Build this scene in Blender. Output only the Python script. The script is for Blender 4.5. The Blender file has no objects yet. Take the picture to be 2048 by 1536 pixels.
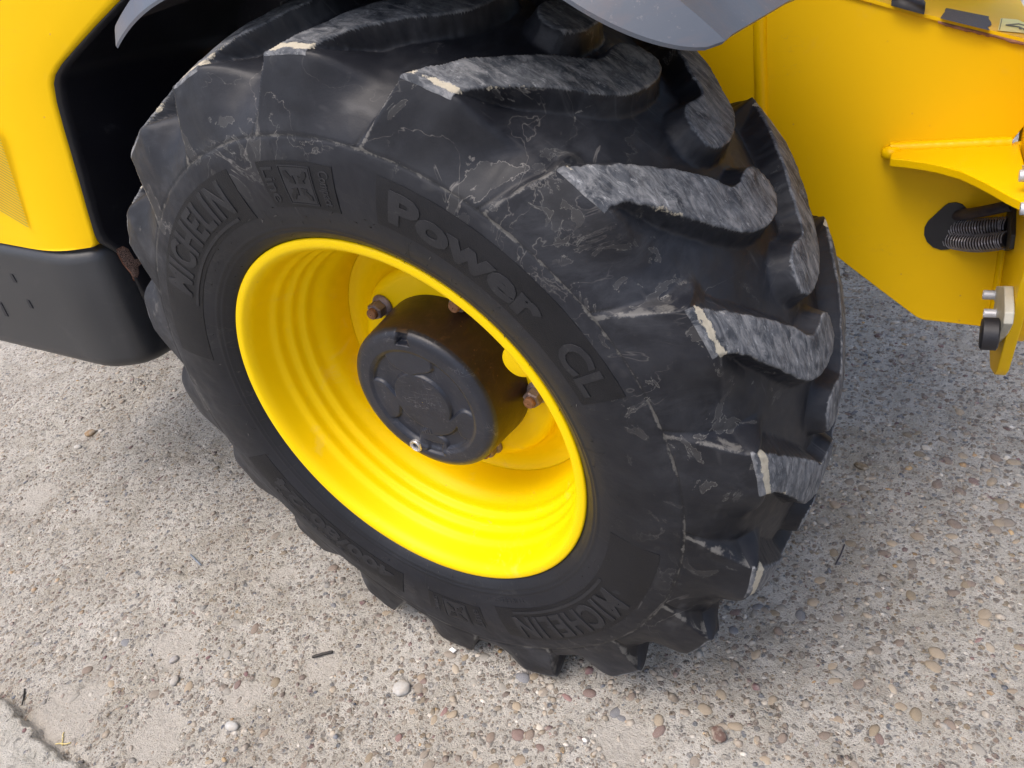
import bpy, bmesh, math, random
import numpy as np
from mathutils import Vector, Matrix

random.seed(7)
rng = np.random.default_rng(7)
S = bpy.context.scene
COL = S.collection
PI = math.pi
D2R = PI / 180

# ------------------------------------------------------------------ camera
F = 1560.0                                   # focal length in photo pixels (2048 wide)
RC = Matrix(((0.83662, 0.13938, -0.52975), (0.5022, -0.58139, 0.64014), (-0.21877, -0.8016, -0.5564)))
CAM = Vector((0.80495782, -0.67025857, 1.28630986))
cam_d = bpy.data.cameras.new('camera')
cam = bpy.data.objects.new('camera', cam_d)
COL.objects.link(cam)
cam_d.sensor_width = 36
cam_d.lens = F / 2048 * 36
cam_d.clip_start = 0.02
cam_d.clip_end = 500
R3 = Matrix((RC.col[0], -RC.col[1], -RC.col[2])).transposed()
cam.matrix_world = Matrix.Translation(CAM) @ R3.normalized().to_4x4()
S.camera = cam

# ------------------------------------------------------------------ world, sun, exposure
SUN_EL, SUN_AZ = 66.0, 202.0                 # azimuth of the sun measured from +Y clockwise
W = bpy.data.worlds.new('World')
S.world = W
W.use_nodes = True
nt = W.node_tree
nt.nodes.clear()
wo = nt.nodes.new('ShaderNodeOutputWorld')
bg = nt.nodes.new('ShaderNodeBackground')
sky = nt.nodes.new('ShaderNodeTexSky')
sky.sky_type = 'NISHITA'
sky.sun_disc = False
sky.sun_elevation = math.radians(SUN_EL)
sky.sun_rotation = math.radians(SUN_AZ)
sky.air_density = 0.9
sky.dust_density = 5.5
sky.ozone_density = 1.0
bg.inputs[1].default_value = 0.15
nt.links.new(sky.outputs[0], bg.inputs[0])
nt.links.new(bg.outputs[0], wo.inputs[0])
sl = bpy.data.lights.new('sun', 'SUN')
sl.energy = 0.8
sl.angle = math.radians(45)
sl.color = (1.0, 0.975, 0.94)
sun = bpy.data.objects.new('sun', sl)
COL.objects.link(sun)
sd = Vector((math.sin(SUN_AZ * D2R) * math.cos(SUN_EL * D2R), math.cos(SUN_AZ * D2R) * math.cos(SUN_EL * D2R), math.sin(SUN_EL * D2R)))
sun.rotation_euler = sd.to_track_quat('Z', 'Y').to_euler()
sun.location = sd * 6
S.view_settings.view_transform = 'Standard'
S.view_settings.look = 'None'
S.view_settings.exposure = 0.94
S.view_settings.gamma = 1

# ------------------------------------------------------------------ frames
ZC = 0.575                                    # height of the wheel centre
# machine frame: the axle is oscillated and steered a little against the chassis
GU = Vector((0.0, 0.11873, 0.99293)).normalized()
VX = Vector((0.98969786, 0.10219178, -0.10027456))
VX = (VX - GU * VX.dot(GU)).normalized()
VY = GU.cross(VX).normalized()
MM = Matrix((VX, VY, GU)).transposed()        # machine -> world


def ray(px, py):
    return (RC @ Vector(((px - 1024) / F, (py - 768) / F, 1))).normalized()


def on_plane(px, py, n, d):
    k = ray(px, py)
    return CAM + k * ((d - CAM.dot(n)) / k.dot(n))


def A(px, py, a): return MM.transposed() @ on_plane(px, py, VX, a)
def B(px, py, b): return MM.transposed() @ on_plane(px, py, VY, b)
def Cc(px, py, c): return MM.transposed() @ on_plane(px, py, GU, c)
def Yp(px, py, y): return on_plane(px, py, Vector((0, 1, 0)), y)
def Zp(px, py, z=0.0): return on_plane(px, py, Vector((0, 0, 1)), z)


# ------------------------------------------------------------------ noise (numpy)
def hash2(ix, iy, seed):
    n = (ix.astype(np.int64) * 374761393 + iy.astype(np.int64) * 668265263 + seed * 974711) & 0x7fffffff
    n = ((n ^ (n >> 13)) * 1274126177) & 0x7fffffff
    n = (n ^ (n >> 16)) & 0xffff
    return n / 65535.0


def vnoise(x, y, seed=0):
    ix = np.floor(x); iy = np.floor(y)
    fx = x - ix; fy = y - iy
    fx = fx * fx * (3 - 2 * fx); fy = fy * fy * (3 - 2 * fy)
    ix = ix.astype(np.int64); iy = iy.astype(np.int64)
    a = hash2(ix, iy, seed); b = hash2(ix + 1, iy, seed)
    c = hash2(ix, iy + 1, seed); d = hash2(ix + 1, iy + 1, seed)
    return (a + (b - a) * fx) * (1 - fy) + (c + (d - c) * fx) * fy


def fbm(x, y, o=4, seed=0):
    s = 0; a = 0.5; t = 0
    for i in range(o):
        s = s + a * vnoise(x * 2 ** i, y * 2 ** i, seed + i * 17); t += a; a *= 0.5
    return s / t


def sstep(a, b, x):
    t = np.clip((x - a) / (b - a), 0, 1)
    return t * t * (3 - 2 * t)


# ------------------------------------------------------------------ materials
class NT:
    def __init__(s, name):
        s.m = bpy.data.materials.new(name); s.m.use_nodes = True
        s.t = s.m.node_tree; s.n = s.t.nodes; s.n.clear()
        s.out = s.n.new('ShaderNodeOutputMaterial')
        s.b = s.n.new('ShaderNodeBsdfPrincipled')
        s.L(s.b.outputs[0], s.out.inputs[0])
        s.tc = s.n.new('ShaderNodeTexCoord')
        s.obj = s.tc.outputs['Object']

    def L(s, a, b): s.t.links.new(a, b)

    def setin(s, sock, v):
        if isinstance(v, bpy.types.NodeSocket): s.L(v, sock)
        elif isinstance(v, (tuple, list)) and len(v) == 3 and sock.type == 'RGBA': sock.default_value = (*v, 1)
        else: sock.default_value = v

    def noise(s, scale, detail=4, rough=.55, vec=None, dist=0, lac=2.0):
        n = s.n.new('ShaderNodeTexNoise')
        n.inputs['Scale'].default_value = scale; n.inputs['Detail'].default_value = detail
        n.inputs['Roughness'].default_value = rough; n.inputs['Distortion'].default_value = dist
        s.L(vec or s.obj, n.inputs['Vector'])
        return n.outputs[0]

    def voro(s, scale, feature='F1', vec=None, out=0, rnd=1.0):
        n = s.n.new('ShaderNodeTexVoronoi'); n.feature = feature
        n.inputs['Scale'].default_value = scale; n.inputs['Randomness'].default_value = rnd
        s.L(vec or s.obj, n.inputs['Vector'])
        return n.outputs[out]

    def mapp(s, scale=(1, 1, 1), rot=(0, 0, 0), vec=None, loc=(0, 0, 0)):
        n = s.n.new('ShaderNodeMapping')
        n.inputs['Scale'].default_value = scale; n.inputs['Rotation'].default_value = rot
        n.inputs['Location'].default_value = loc
        s.L(vec or s.obj, n.inputs['Vector'])
        return n.outputs[0]

    def ramp(s, fac, stops, interp='LINEAR'):
        n = s.n.new('ShaderNodeValToRGB'); n.color_ramp.interpolation = interp
        e = n.color_ramp.elements
        while len(e) < len(stops): e.new(0.5)
        for k, (p, c) in enumerate(stops):
            e[k].position = p
            e[k].color = (c, c, c, 1) if isinstance(c, (int, float)) else (*c, 1)
        s.L(fac, n.inputs[0])
        return n.outputs[0]

    def math(s, op, a, b=0.0, c=None, clamp=False):
        n = s.n.new('ShaderNodeMath'); n.operation = op; n.use_clamp = clamp
        s.setin(n.inputs[0], a); s.setin(n.inputs[1], b)
        if c is not None: s.setin(n.inputs[2], c)
        return n.outputs[0]

    def mix(s, fac, a, b, mode='MIX'):
        n = s.n.new('ShaderNodeMix'); n.data_type = 'RGBA'; n.blend_type = mode
        n.clamp_factor = True
        s.setin(n.inputs[0], fac); s.setin(n.inputs[6], a); s.setin(n.inputs[7], b)
        return n.outputs[2]

    def attr(s, name, out='Fac'):
        n = s.n.new('ShaderNodeAttribute'); n.attribute_name = name
        return n.outputs[out]

    def band(s, v, c, w):
        """thin line where v is near c"""
        d = s.math('ABSOLUTE', s.math('SUBTRACT', v, c))
        return s.math('SUBTRACT', 1.0, s.math('DIVIDE', d, w), clamp=True)

    def bump(s, h, strength, dist, nrm=None):
        n = s.n.new('ShaderNodeBump'); n.inputs['Strength'].default_value = strength
        n.inputs['Distance'].default_value = dist
        s.L(h, n.inputs['Height'])
        if nrm is not None: s.L(nrm, n.inputs['Normal'])
        return n.outputs[0]

    def done(s, col=None, rough=None, nrm=None, metal=None, spec=None, coat=None):
        i = s.b.inputs
        if col is not None: s.setin(i['Base Color'], col)
        if rough is not None: s.setin(i['Roughness'], rough)
        if nrm is not None: s.L(nrm, i['Normal'])
        if metal is not None: s.setin(i['Metallic'], metal)
        if spec is not None: s.setin(i['Specular IOR Level'], spec)
        if coat is not None: i['Coat Weight'].default_value = coat; i['Coat Roughness'].default_value = .12
        return s.m


def mat_yellow(name, col=(.75, .465, .0), rough=.45, dust=.35):
    m = NT(name)
    n1 = m.noise(3, 5, .6)
    c = m.mix(m.math('MULTIPLY', n1, .22), col, (col[0] * .93, col[1] * .88, .0))
    dst = m.ramp(m.noise(9, 7, .70, dist=.6), [(.60 if dust < 1 else .52, 0.0), (.74, 1.0)])
    c = m.mix(m.math('MULTIPLY', dst, dust * .3), c, (.62, .46, .20))
    sp = m.ramp(m.voro(42), [(.0, 1.0), (.055, 1.0), (.075, 0.0)])
    gate = m.ramp(m.noise(7, 2), [(.56, 0.0), (.62, 1.0)])
    c = m.mix(m.math('MULTIPLY', m.math('MULTIPLY', sp, gate), .55), c, (.42, .22, .10))
    r = m.math('ADD', rough - .05, m.math('MULTIPLY', m.noise(18, 4), .12))
    # faint rubs and scratches
    sc = m.band(m.noise(9, 4, .6, vec=m.mapp(scale=(1, 1, 3.5), rot=(.5, .3, .2)), dist=.4), .5, .0022)
    sg = m.ramp(m.noise(4.3, 2, .5, vec=m.mapp(loc=(3, 1, 2))), [(.56, 0.0), (.64, 1.0)])
    c = m.mix(m.math('MULTIPLY', m.math('MULTIPLY', sc, sg), .35), c, (.36, .24, .10))
    b = m.bump(m.math('ADD', m.math('MULTIPLY', m.noise(160, 3), .06), m.noise(5, 2)), .35, .0022)
    return m.done(c, r, b, spec=.15)


def mat_rubber():
    m = NT('tyre_rubber')
    tuv = m.attr('tuv', 'Vector')
    wear = m.attr('wear'); edge = m.attr('edge'); zone = m.attr('zone'); side = m.attr('side')
    big = m.noise(3.2, 5, .6)
    base = m.mix(m.ramp(big, [(.35, 0.0), (.65, 1.0)]), (.0060, .0068, .0098), (.0125, .0138, .0190))
    # chalky film near the lugs, wiped in patches
    film = m.ramp(m.noise(5.5, 7, .62, dist=.8), [(.46, 0.0), (.70, 1.0)])
    base = m.mix(m.math('MULTIPLY', m.math('MULTIPLY', film, zone), .32), base, (.060, .064, .074))
    # dried mud-water marks: thin pale outlines round slightly paler fills
    n = m.noise(7.0, 6, .58, dist=1.1)
    fill = m.ramp(n, [(.565, 0.0), (.575, 1.0)])
    line = m.band(n, .570, .0075)
    line2 = m.math('MULTIPLY', m.band(m.noise(4.1, 5, .5, dist=1.6), .5, .0032), .7)
    gate = m.ramp(m.noise(2.3, 2, .5), [(.50, 0.0), (.60, 1.0)])
    gate2 = m.ramp(m.noise(3.1, 2, .5, vec=m.mapp(loc=(5, 3, 1))), [(.52, 0.0), (.60, 1.0)])
    gz = m.math('MULTIPLY', gate, m.math('MULTIPLY', zone, 1.0))
    base = m.mix(m.math('MULTIPLY', m.math('MULTIPLY', fill, gz), .38), base, (.075, .073, .070))
    lines = m.math('MAXIMUM', m.math('MULTIPLY', line, gz), m.math('MULTIPLY', m.math('MULTIPLY', line2, gate2), zone))
    base = m.mix(m.math('MULTIPLY', m.math('MULTIPLY', lines, m.ramp(m.noise(38, 4, .7), [(.36, 0.0), (.52, 1.0)])), .95), base, (.20, .19, .18))
    # clay left along the mould line and the lug crests
    pl = m.math('ADD', m.attr('pale'), m.math('MULTIPLY', m.math('SUBTRACT', m.noise(28, 7, .72, dist=.6), .5), 2.3))
    base = m.mix(m.math('MULTIPLY', m.ramp(pl, [(.62, 0.0), (.80, 1.0)]), m.math('MULTIPLY', m.ramp(m.attr('pale'), [(.12, 0.0), (.4, 1.0)]), .60)), base, (.15, .145, .135))
    # splashed blots with a crisp pale rim
    nb = m.noise(15, 5, .6, dist=1.4)
    gb = m.math('MULTIPLY', m.ramp(m.noise(3.7, 2, .5, vec=m.mapp(loc=(2, 8, 4))), [(.53, 0.0), (.58, 1.0)]), zone)
    base = m.mix(m.math('MULTIPLY', m.math('MULTIPLY', m.ramp(nb, [(.60, 0.0), (.61, 1.0)]), gb), .32), base, (.085, .082, .078))
    base = m.mix(m.math('MULTIPLY', m.math('MULTIPLY', m.math('MULTIPLY', m.band(nb, .602, .007), gb), m.ramp(m.noise(52, 4, .7), [(.36, 0.0), (.52, 1.0)])), .95), base, (.17, .165, .155))
    # soft dusty smears
    du = m.noise(13, 7, .74, vec=m.mapp(scale=(1, .7, 1.8), rot=(.3, .6, .2)), dist=.5)
    dg = m.ramp(m.noise(3.3, 3, .55, vec=m.mapp(loc=(9, 1, 6))), [(.46, 0.0), (.62, 1.0)])
    base = m.mix(m.math('MULTIPLY', m.math('MULTIPLY', m.ramp(du, [(.46, 0.0), (.68, 1.0)]), m.math('MULTIPLY', dg, zone)), .42), base, (.080, .086, .100))
    # faint scrapes
    sc = m.noise(60, 3, .7, vec=m.mapp(scale=(.12, 1.2, 1), rot=(0, 0, .5), vec=tuv))
    base = m.mix(m.math('MULTIPLY', m.ramp(sc, [(.62, 0.0), (.72, 1.0)]), m.math('MULTIPLY', zone, .30)), base, (.11, .11, .115))
    # worn tread faces
    st = m.noise(60, 7, .75, vec=m.mapp(scale=(.45, 1.3, 1), rot=(0, 0, .75), vec=tuv), dist=.7)
    st2 = m.noise(110, 5, .75, vec=m.mapp(scale=(.5, 1.3, 1), rot=(0, 0, .6), vec=tuv), dist=.3)
    wc = m.mix(m.ramp(m.noise(22, 6, .68, dist=.4), [(.38, 0.0), (.62, 1.0)]), (.024, .029, .038), (.092, .099, .112))
    wc = m.mix(m.math('MULTIPLY', m.ramp(st, [(.44, 0.0), (.62, 1.0)]), .75), wc, (.24, .244, .252))
    wc = m.mix(m.math('MULTIPLY', m.ramp(st2, [(.58, 0.0), (.68, 1.0)]), .62), wc, (.40, .41, .42))
    wc = m.mix(m.math('MULTIPLY', m.ramp(m.noise(48, 6, .75), [(.34, 1.0), (.48, 0.0)]), .50), wc, (.016, .018, .024))
    wf = m.math('MULTIPLY', wear, m.ramp(m.noise(9, 4), [(.25, .55), (.55, 1.0)]))
    wth = m.ramp(m.math('ADD', wf, m.math('MULTIPLY', m.math('SUBTRACT', m.noise(70, 4, .7), .5), .55)), [(.35, 0.0), (.62, 1.0)])
    base = m.mix(wth, base, wc)
    # torn cream edge where the tread face meets the shoulder
    en = m.math('ADD', edge, m.math('MULTIPLY', m.math('SUBTRACT', m.noise(55, 6, .75), .5), 1.5))
    en = m.math('ADD', en, m.math('MULTIPLY', m.math('SUBTRACT', m.noise(26, 5, .68), .53), 2.0))
    ef = m.ramp(en, [(.62, 0.0), (.74, 1.0)])
    base = m.mix(m.math('MULTIPLY', ef, .95), base, m.mix(m.noise(140, 4), (.30, .27, .21), (.56, .51, .40)))
    base = m.mix(m.math('MULTIPLY', m.attr('slit'), .85), base, (.004, .004, .004))
    rough = m.mix(m.math('MAXIMUM', wth, ef), m.mix(m.math('MULTIPLY', side, 1.0), (.50,) * 3, (.40,) * 3), (.66,) * 3)
    h = m.math('ADD', m.math('MULTIPLY', m.noise(420, 3, .6), .25), m.math('MULTIPLY', m.math('MULTIPLY', st2, wth), 1.6))
    h = m.math('ADD', h, m.math('MULTIPLY', m.noise(26, 5, .6), .5))
    b = m.bump(h, .42, .0016)
    return m.done(base, rough, b, spec=.27)


def mat_simple(name, c1, c2, rough=.5, scale=12, bump=.1, bs=200, metal=0, dust=None, spec=.5, stretch=None):
    m = NT(name)
    v = m.mapp(scale=stretch) if stretch else None
    c = m.mix(m.ramp(m.noise(scale, 6, .62, vec=v), [(.38, 0.0), (.64, 1.0)]), c1, c2)
    if dust:
        c = m.mix(m.math('MULTIPLY', m.ramp(m.noise(scale * 2.7, 7, .7, dist=.7), [(.58, 0.0), (.72, 1.0)]), dust[0]), c, dust[1])
    r = m.math('ADD', rough - .08, m.math('MULTIPLY', m.noise(scale * 2, 4), .16))
    return m.done(c, r, m.bump(m.noise(bs, 4), bump, .002), metal=metal, spec=spec)


M = {}
M['yellow'] = mat_yellow('yellow_paint')
M['rimyellow'] = mat_yellow('rim_yellow_paint', (.82, .565, .0), .42, .95)
M['rubber'] = mat_rubber()


def mat_hub(name, c1, c2, rough, speck, scr, scr_col):
    m = NT(name)
    c = m.mix(m.ramp(m.noise(12, 6, .65), [(.36, 0.0), (.66, 1.0)]), c1, c2)
    g = m.ramp(m.noise(16, 3, .6, dist=.4), [(.50, 0.0), (.62, 1.0)])
    l1 = m.band(m.noise(38, 2, .5, vec=m.mapp(scale=(.5, .5, 2.6), rot=(0, .7, 0)), dist=.3), .5, .012)
    l2 = m.band(m.noise(44, 2, .5, vec=m.mapp(scale=(2.4, .5, .5), rot=(0, .35, 0)), dist=.4), .48, .010)
    c = m.mix(m.math('MULTIPLY', m.math('MULTIPLY', m.math('MAXIMUM', l1, l2), g), scr), c, scr_col)
    v = m.ramp(m.voro(120), [(.0, 1.0), (.12, 1.0), (.17, 0.0)])
    vg = m.ramp(m.noise(30, 4, .7), [(.55, 0.0), (.62, 1.0)])
    c = m.mix(m.math('MULTIPLY', m.math('MULTIPLY', v, vg), .8), c, speck)
    c = m.mix(m.math('MULTIPLY', m.ramp(m.noise(45, 6, .75, dist=.6), [(.56, 0.0), (.72, 1.0)]), .35), c, speck)
    return m.done(c, m.math('ADD', rough - .08, m.math('MULTIPLY', m.noise(40, 4), .2)), m.bump(m.noise(150, 5, .7), .22, .0016), spec=.42)


M['panel'] = mat_simple('tyre_panel_rubber', (.0052, .0056, .0075), (.0085, .0090, .0115), .5, 20, .25, 500, spec=.25)
M['letter'] = mat_simple('tyre_letter_rubber', (.0115, .0122, .0155), (.0165, .0172, .021), .52, 30, .2, 400, dust=(.3, (.07, .068, .064)), spec=.30)
M['hair'] = mat_simple('vent_rubber', (.008, .008, .008), (.015, .015, .015), .5)
M['cap'] = mat_hub('hub_cap_paint', (.0095, .0115, .019), (.018, .021, .032), .34, (.06, .06, .065), .55, (.16, .155, .16))
M['drum'] = mat_hub('hub_drum_oily', (.012, .007, .006), (.030, .016, .011), .36, (.13, .062, .026), .15, (.12, .08, .05))
M['rust'] = mat_simple('rusty_stud', (.14, .062, .028), (.26, .125, .06), .85, 140, .6, 300)
M['nut'] = mat_simple('tarnished_nut', (.14, .105, .10), (.25, .20, .20), .55, 60, .3, 250, metal=.35, dust=(.5, (.26, .11, .05)))
M['steel'] = mat_simple('bright_steel', (.55, .54, .55), (.72, .71, .72), .28, 60, .08, 200, metal=.9)
M['guardin'] = mat_simple('mudguard_inside', (.025, .022, .024), (.05, .042, .045), .6, 8, .3, 90, dust=(.4, (.12, .09, .07)))
M['box'] = mat_simple('dark_grey_plastic', (.018, .019, .022), (.025, .026, .029), .38, 3, .12, 380, dust=(.25, (.08, .078, .075)))
M['black'] = mat_simple('black_gloss_panel', (.0035, .0035, .0065), (.006, .006, .010), .34, 5, .05, 60, dust=(.5, (.05, .05, .055)), stretch=(1, 1, .5))
M['port'] = mat_simple('black_rubber_port', (.006, .006, .010), (.012, .012, .016), .55, 30, .1)
M['tape'] = mat_simple('black_patch', (.020, .021, .035), (.035, .035, .05), .55, 60, .2, 400, dust=(.5, (.14, .13, .13)))
M['bolt'] = mat_simple('zinc_bolt', (.42, .43, .46), (.55, .56, .60), .42, 60, .1, 200, metal=.35)
M['bracket'] = mat_simple('primed_bracket', (.34, .33, .28), (.44, .42, .35), .5, 30, .15, 200, dust=(.5, (.22, .17, .10)))
M['spring'] = mat_simple('spring_wire', (.22, .22, .25), (.36, .36, .40), .38, 90, .1, 300, metal=.5)
M['hose'] = mat_simple('hose_rubber', (.010, .009, .012), (.020, .016, .018), .5, 30, .2, dust=(.3, (.16, .03, .02)))
M['pipe'] = mat_simple('steel_pipe_dirty', (.018, .014, .02), (.05, .04, .042), .45, 30, .3, 120, dust=(.5, (.16, .11, .08)))
M['sticker'] = mat_simple('sticker_yellow', (.74, .66, .16), (.80, .73, .25), .4, 20, .02)
M['ink'] = mat_simple('sticker_ink', (.10, .08, .02), (.14, .11, .03), .5, 20, .02)
M['primer'] = mat_simple('bare_edge_primer', (.20, .09, .05), (.33, .16, .11), .7, 60, .5, 200)
M['stripe'] = mat_simple('stripe_print', (.38, .30, .02), (.44, .34, .02), .5, 20, .02)
M['weld'] = mat_yellow('weld_paint', (.75, .465, .0), .36)
M['paper'] = mat_simple('white_chip', (.6, .6, .58), (.75, .74, .72), .6, 60, .1)
M['twig'] = mat_simple('charred_twig', (.012, .011, .010), (.03, .026, .022), .7, 60, .5)
M['wire'] = mat_simple('dull_wire', (.16, .19, .23), (.3, .33, .38), .4, 60, .2, metal=.5)
M['straw'] = mat_simple('dry_straw', (.5, .40, .16), (.62, .52, .26), .6, 60, .3)


# rust spot on the black liner is shaped by a mask in the material
def mat_rustpatch():
    m = NT('flaking_rust')
    n = m.noise(620, 3, .7)
    c = m.mix(m.ramp(n, [(.44, 0.0), (.56, 1.0)]), (.020, .012, .010), (.30, .19, .15))
    rim_ = m.attr('rimmask')
    c = m.mix(rim_, c, m.mix(m.noise(60, 3), (.14, .045, .02), (.22, .085, .04)))
    return m.done(c, .85, m.bump(n, .8, .003))


M['rustpatch'] = mat_rustpatch()


def mat_pebble():
    m = NT('river_pebble')
    c = m.attr('pcol', 'Color')
    n = m.noise(180, 5, .65, dist=.8)
    cc = m.mix(m.math('MULTIPLY', m.ramp(n, [(.4, 0.0), (.65, 1.0)]), .45), c, m.mix(.5, c, (.02, .02, .02)))
    cc = m.mix(m.math('MULTIPLY', m.ramp(m.noise(70, 5, .6), [(.46, 0.0), (.62, 1.0)]), .62), cc, (.40, .36, .305))
    return m.done(cc, m.math('ADD', .6, m.math('MULTIPLY', n, .25)), m.bump(m.noise(500, 3), .4, .001), spec=.25)


def mat_guard():
    m = NT('grey_mudguard_plastic')
    c = m.mix(m.ramp(m.noise(3, 5, .6), [(.38, 0.0), (.62, 1.0)]), (.060, .072, .094), (.080, .093, .116))
    c = m.mix(m.math('MULTIPLY', m.ramp(m.noise(7, 6, .65, dist=.8), [(.48, 0.0), (.70, 1.0)]), .45), c, (.15, .10, .085))
    c = m.mix(m.math('MULTIPLY', m.ramp(m.noise(160, 4, .7), [(.62, 0.0), (.70, 1.0)]), .3), c, (.26, .23, .21))
    return m.done(c, m.math('ADD', .30, m.math('MULTIPLY', m.noise(11, 5), .2)), m.bump(m.noise(260, 3), .12, .001), spec=.45)


M['guard'] = mat_guard()


def mat_ground():
    m = NT('exposed_aggregate_concrete')
    slab = m.attr('slab'); sand = m.attr('sand')
    big = m.noise(2.2, 6, .6)
    mid = m.noise(14, 7, .68)
    fine = m.noise(130, 6, .75)
    mic = m.noise(420, 4, .7)
    c = m.mix(m.ramp(big, [(.36, 0.0), (.64, 1.0)]), (.375, .342, .280), (.465, .438, .390))
    c = m.mix(m.math('MULTIPLY', m.ramp(mid, [(.42, 0.0), (.62, 1.0)]), .7), c, (.60, .57, .52))
    c = m.mix(m.math('MULTIPLY', m.ramp(m.noise(30, 6, .7, dist=.5), [(.54, 0.0), (.68, 1.0)]), .42), c, (.26, .215, .17))
    wh = m.ramp(m.noise(4.2, 6, .66, vec=m.mapp(loc=(4, 2, 0)), dist=.5), [(.45, 0.0), (.62, 1.0)])
    c = m.mix(m.math('MULTIPLY', wh, .50), c, (.61, .585, .54))
    br = m.ramp(m.noise(3.1, 5, .62, vec=m.mapp(loc=(1, 7, 0)), dist=.4), [(.50, 0.0), (.66, 1.0)])
    c = m.mix(m.math('MULTIPLY', br, .45), c, (.33, .295, .240))
    # two sizes of small stones in the matrix
    wv = m.n.new('ShaderNodeVectorMath'); wv.operation = 'ADD'
    nz = m.n.new('ShaderNodeTexNoise'); nz.inputs['Scale'].default_value = 60
    m.L(m.obj, nz.inputs['Vector'])
    sc_ = m.n.new('ShaderNodeVectorMath'); sc_.operation = 'SCALE'; sc_.inputs['Scale'].default_value = .008
    m.L(nz.outputs['Color'], sc_.inputs[0])
    m.L(m.obj, wv.inputs[0]); m.L(sc_.outputs[0], wv.inputs[1])
    w = wv.outputs[0]
    hs = None
    stop = [(.0, (.16, .13, .115)), (.16, (.32, .25, .17)), (.3, (.21, .205, .20)), (.45, (.40, .36, .30)),
            (.6, (.20, .14, .11)), (.75, (.42, .40, .37)), (.9, (.11, .13, .16)), (1., (.33, .24, .13))]
    for k, (scl, r0, amt) in enumerate(((74, .46, .85), (150, .42, .85), (340, .38, .7))):
        v = m.n.new('ShaderNodeTexVoronoi'); v.inputs['Scale'].default_value = scl
        m.L(w, v.inputs['Vector'])
        msk = m.ramp(v.outputs['Distance'], [(r0 - .12, 1.0), (r0, 0.0)])
        sep = m.n.new('ShaderNodeSeparateColor'); m.L(v.outputs['Color'], sep.inputs[0])
        pick = m.ramp(sep.outputs[0], [(.44, 0.0), (.47, 1.0)])
        msk = m.math('MULTIPLY', msk, pick)
        msk = m.math('MULTIPLY', msk, m.math('SUBTRACT', 1.0, m.math('MULTIPLY', m.math('MAXIMUM', m.math('MULTIPLY', slab, .75), sand), .8 if k < 2 else .3)))
        pc = m.ramp(sep.outputs[1], stop)
        c = m.mix(m.math('MULTIPLY', msk, amt), c, pc)
        h_ = m.math('MULTIPLY', msk, (1.0, .6, .3)[k])
        hs = h_ if hs is None else m.math('ADD', hs, h_)
    # dark pits and pores
    pit = m.ramp(m.noise(70, 8, .80, dist=.5), [(.34, 1.0), (.42, 0.0)])
    pit = m.math('MULTIPLY', pit, m.math('SUBTRACT', 1.0, m.math('MULTIPLY', sand, .8)))
    c = m.mix(m.math('MULTIPLY', pit, .66), c, (.10, .08, .065))
    c = m.mix(m.math('MULTIPLY', m.ramp(mic, [(.30, 1.0), (.46, 0.0)]), .38), c, (.14, .12, .10))
    c = m.mix(m.math('MULTIPLY', m.ramp(mic, [(.58, 0.0), (.68, 1.0)]), .62), c, (.66, .63, .58))
    # crumbled dirt
    sc = m.mix(m.ramp(fine, [(.35, 0.0), (.65, 1.0)]), (.405, .368, .318), (.52, .49, .445))
    c = m.mix(m.math('MULTIPLY', sand, .8), c, m.mix(m.math('MULTIPLY', m.ramp(mic, [(.55, 0.0), (.66, 1.0)]), .6), sc, (.6, .57, .52)))
    sl2 = m.mix(m.ramp(mid, [(.35, 0.0), (.65, 1.0)]), (.46, .445, .40), (.56, .54, .49))
    c = m.mix(m.math('MULTIPLY', slab, .62), c, sl2)
    h = m.math('ADD', m.math('MULTIPLY', fine, 1.3), m.math('MULTIPLY', mic, .8))
    h = m.math('ADD', h, m.math('MULTIPLY', hs, .7))
    h = m.math('SUBTRACT', h, m.math('MULTIPLY', pit, 1.4))
    h = m.math('ADD', h, m.math('MULTIPLY', m.noise(45, 5, .7), 2.0))
    b = m.bump(h, .9, .0062)
    return m.done(c, .85, b, spec=.25)


M['pebble'] = mat_pebble()
M['ground'] = mat_ground()


# ------------------------------------------------------------------ object helpers
def link(name, me, mat, parent=None, smooth=True, bevel=0, seg=2):
    if mat is not None and not me.materials: me.materials.append(M[mat] if isinstance(mat, str) else mat)
    o = bpy.data.objects.new(name, me)
    COL.objects.link(o)
    if parent is not None: o.parent = parent
    if smooth:
        me.polygons.foreach_set('use_smooth', [True] * len(me.polygons))
    if bevel:
        b = o.modifiers.new('bevel', 'BEVEL'); b.width = bevel; b.segments = seg
        b.limit_method = 'ANGLE'; b.angle_limit = math.radians(38); b.harden_normals = True
    return o


def pyd(name, verts, faces, mat, parent=None, smooth=True, bevel=0, seg=2, machine=False, autosmooth=None):
    me = bpy.data.meshes.new(name)
    vs = [Vector(v) for v in verts]
    if machine: vs = [MM @ v for v in vs]
    me.from_pydata([tuple(v) for v in vs], [], faces)
    bm = bmesh.new(); bm.from_mesh(me); bmesh.ops.recalc_face_normals(bm, faces=bm.faces); bm.to_mesh(me); bm.free()
    me.validate()
    o = link(name, me, mat, parent, smooth, bevel, seg)
    if autosmooth: me.set_sharp_from_angle(angle=math.radians(autosmooth))
    return o


def npmesh(name, V, Fq, mat, parent=None):
    me = bpy.data.meshes.new(name)
    V = np.asarray(V, dtype=np.float32); Fq = np.asarray(Fq, dtype=np.int32)
    k = Fq.shape[1]
    me.vertices.add(len(V)); me.vertices.foreach_set('co', V.ravel())
    me.loops.add(Fq.size); me.loops.foreach_set('vertex_index', Fq.ravel())
    me.polygons.add(len(Fq)); me.polygons.foreach_set('loop_start', np.arange(0, Fq.size, k, dtype=np.int32))
    me.update(calc_edges=True)
    return link(name, me, mat, parent)


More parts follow.
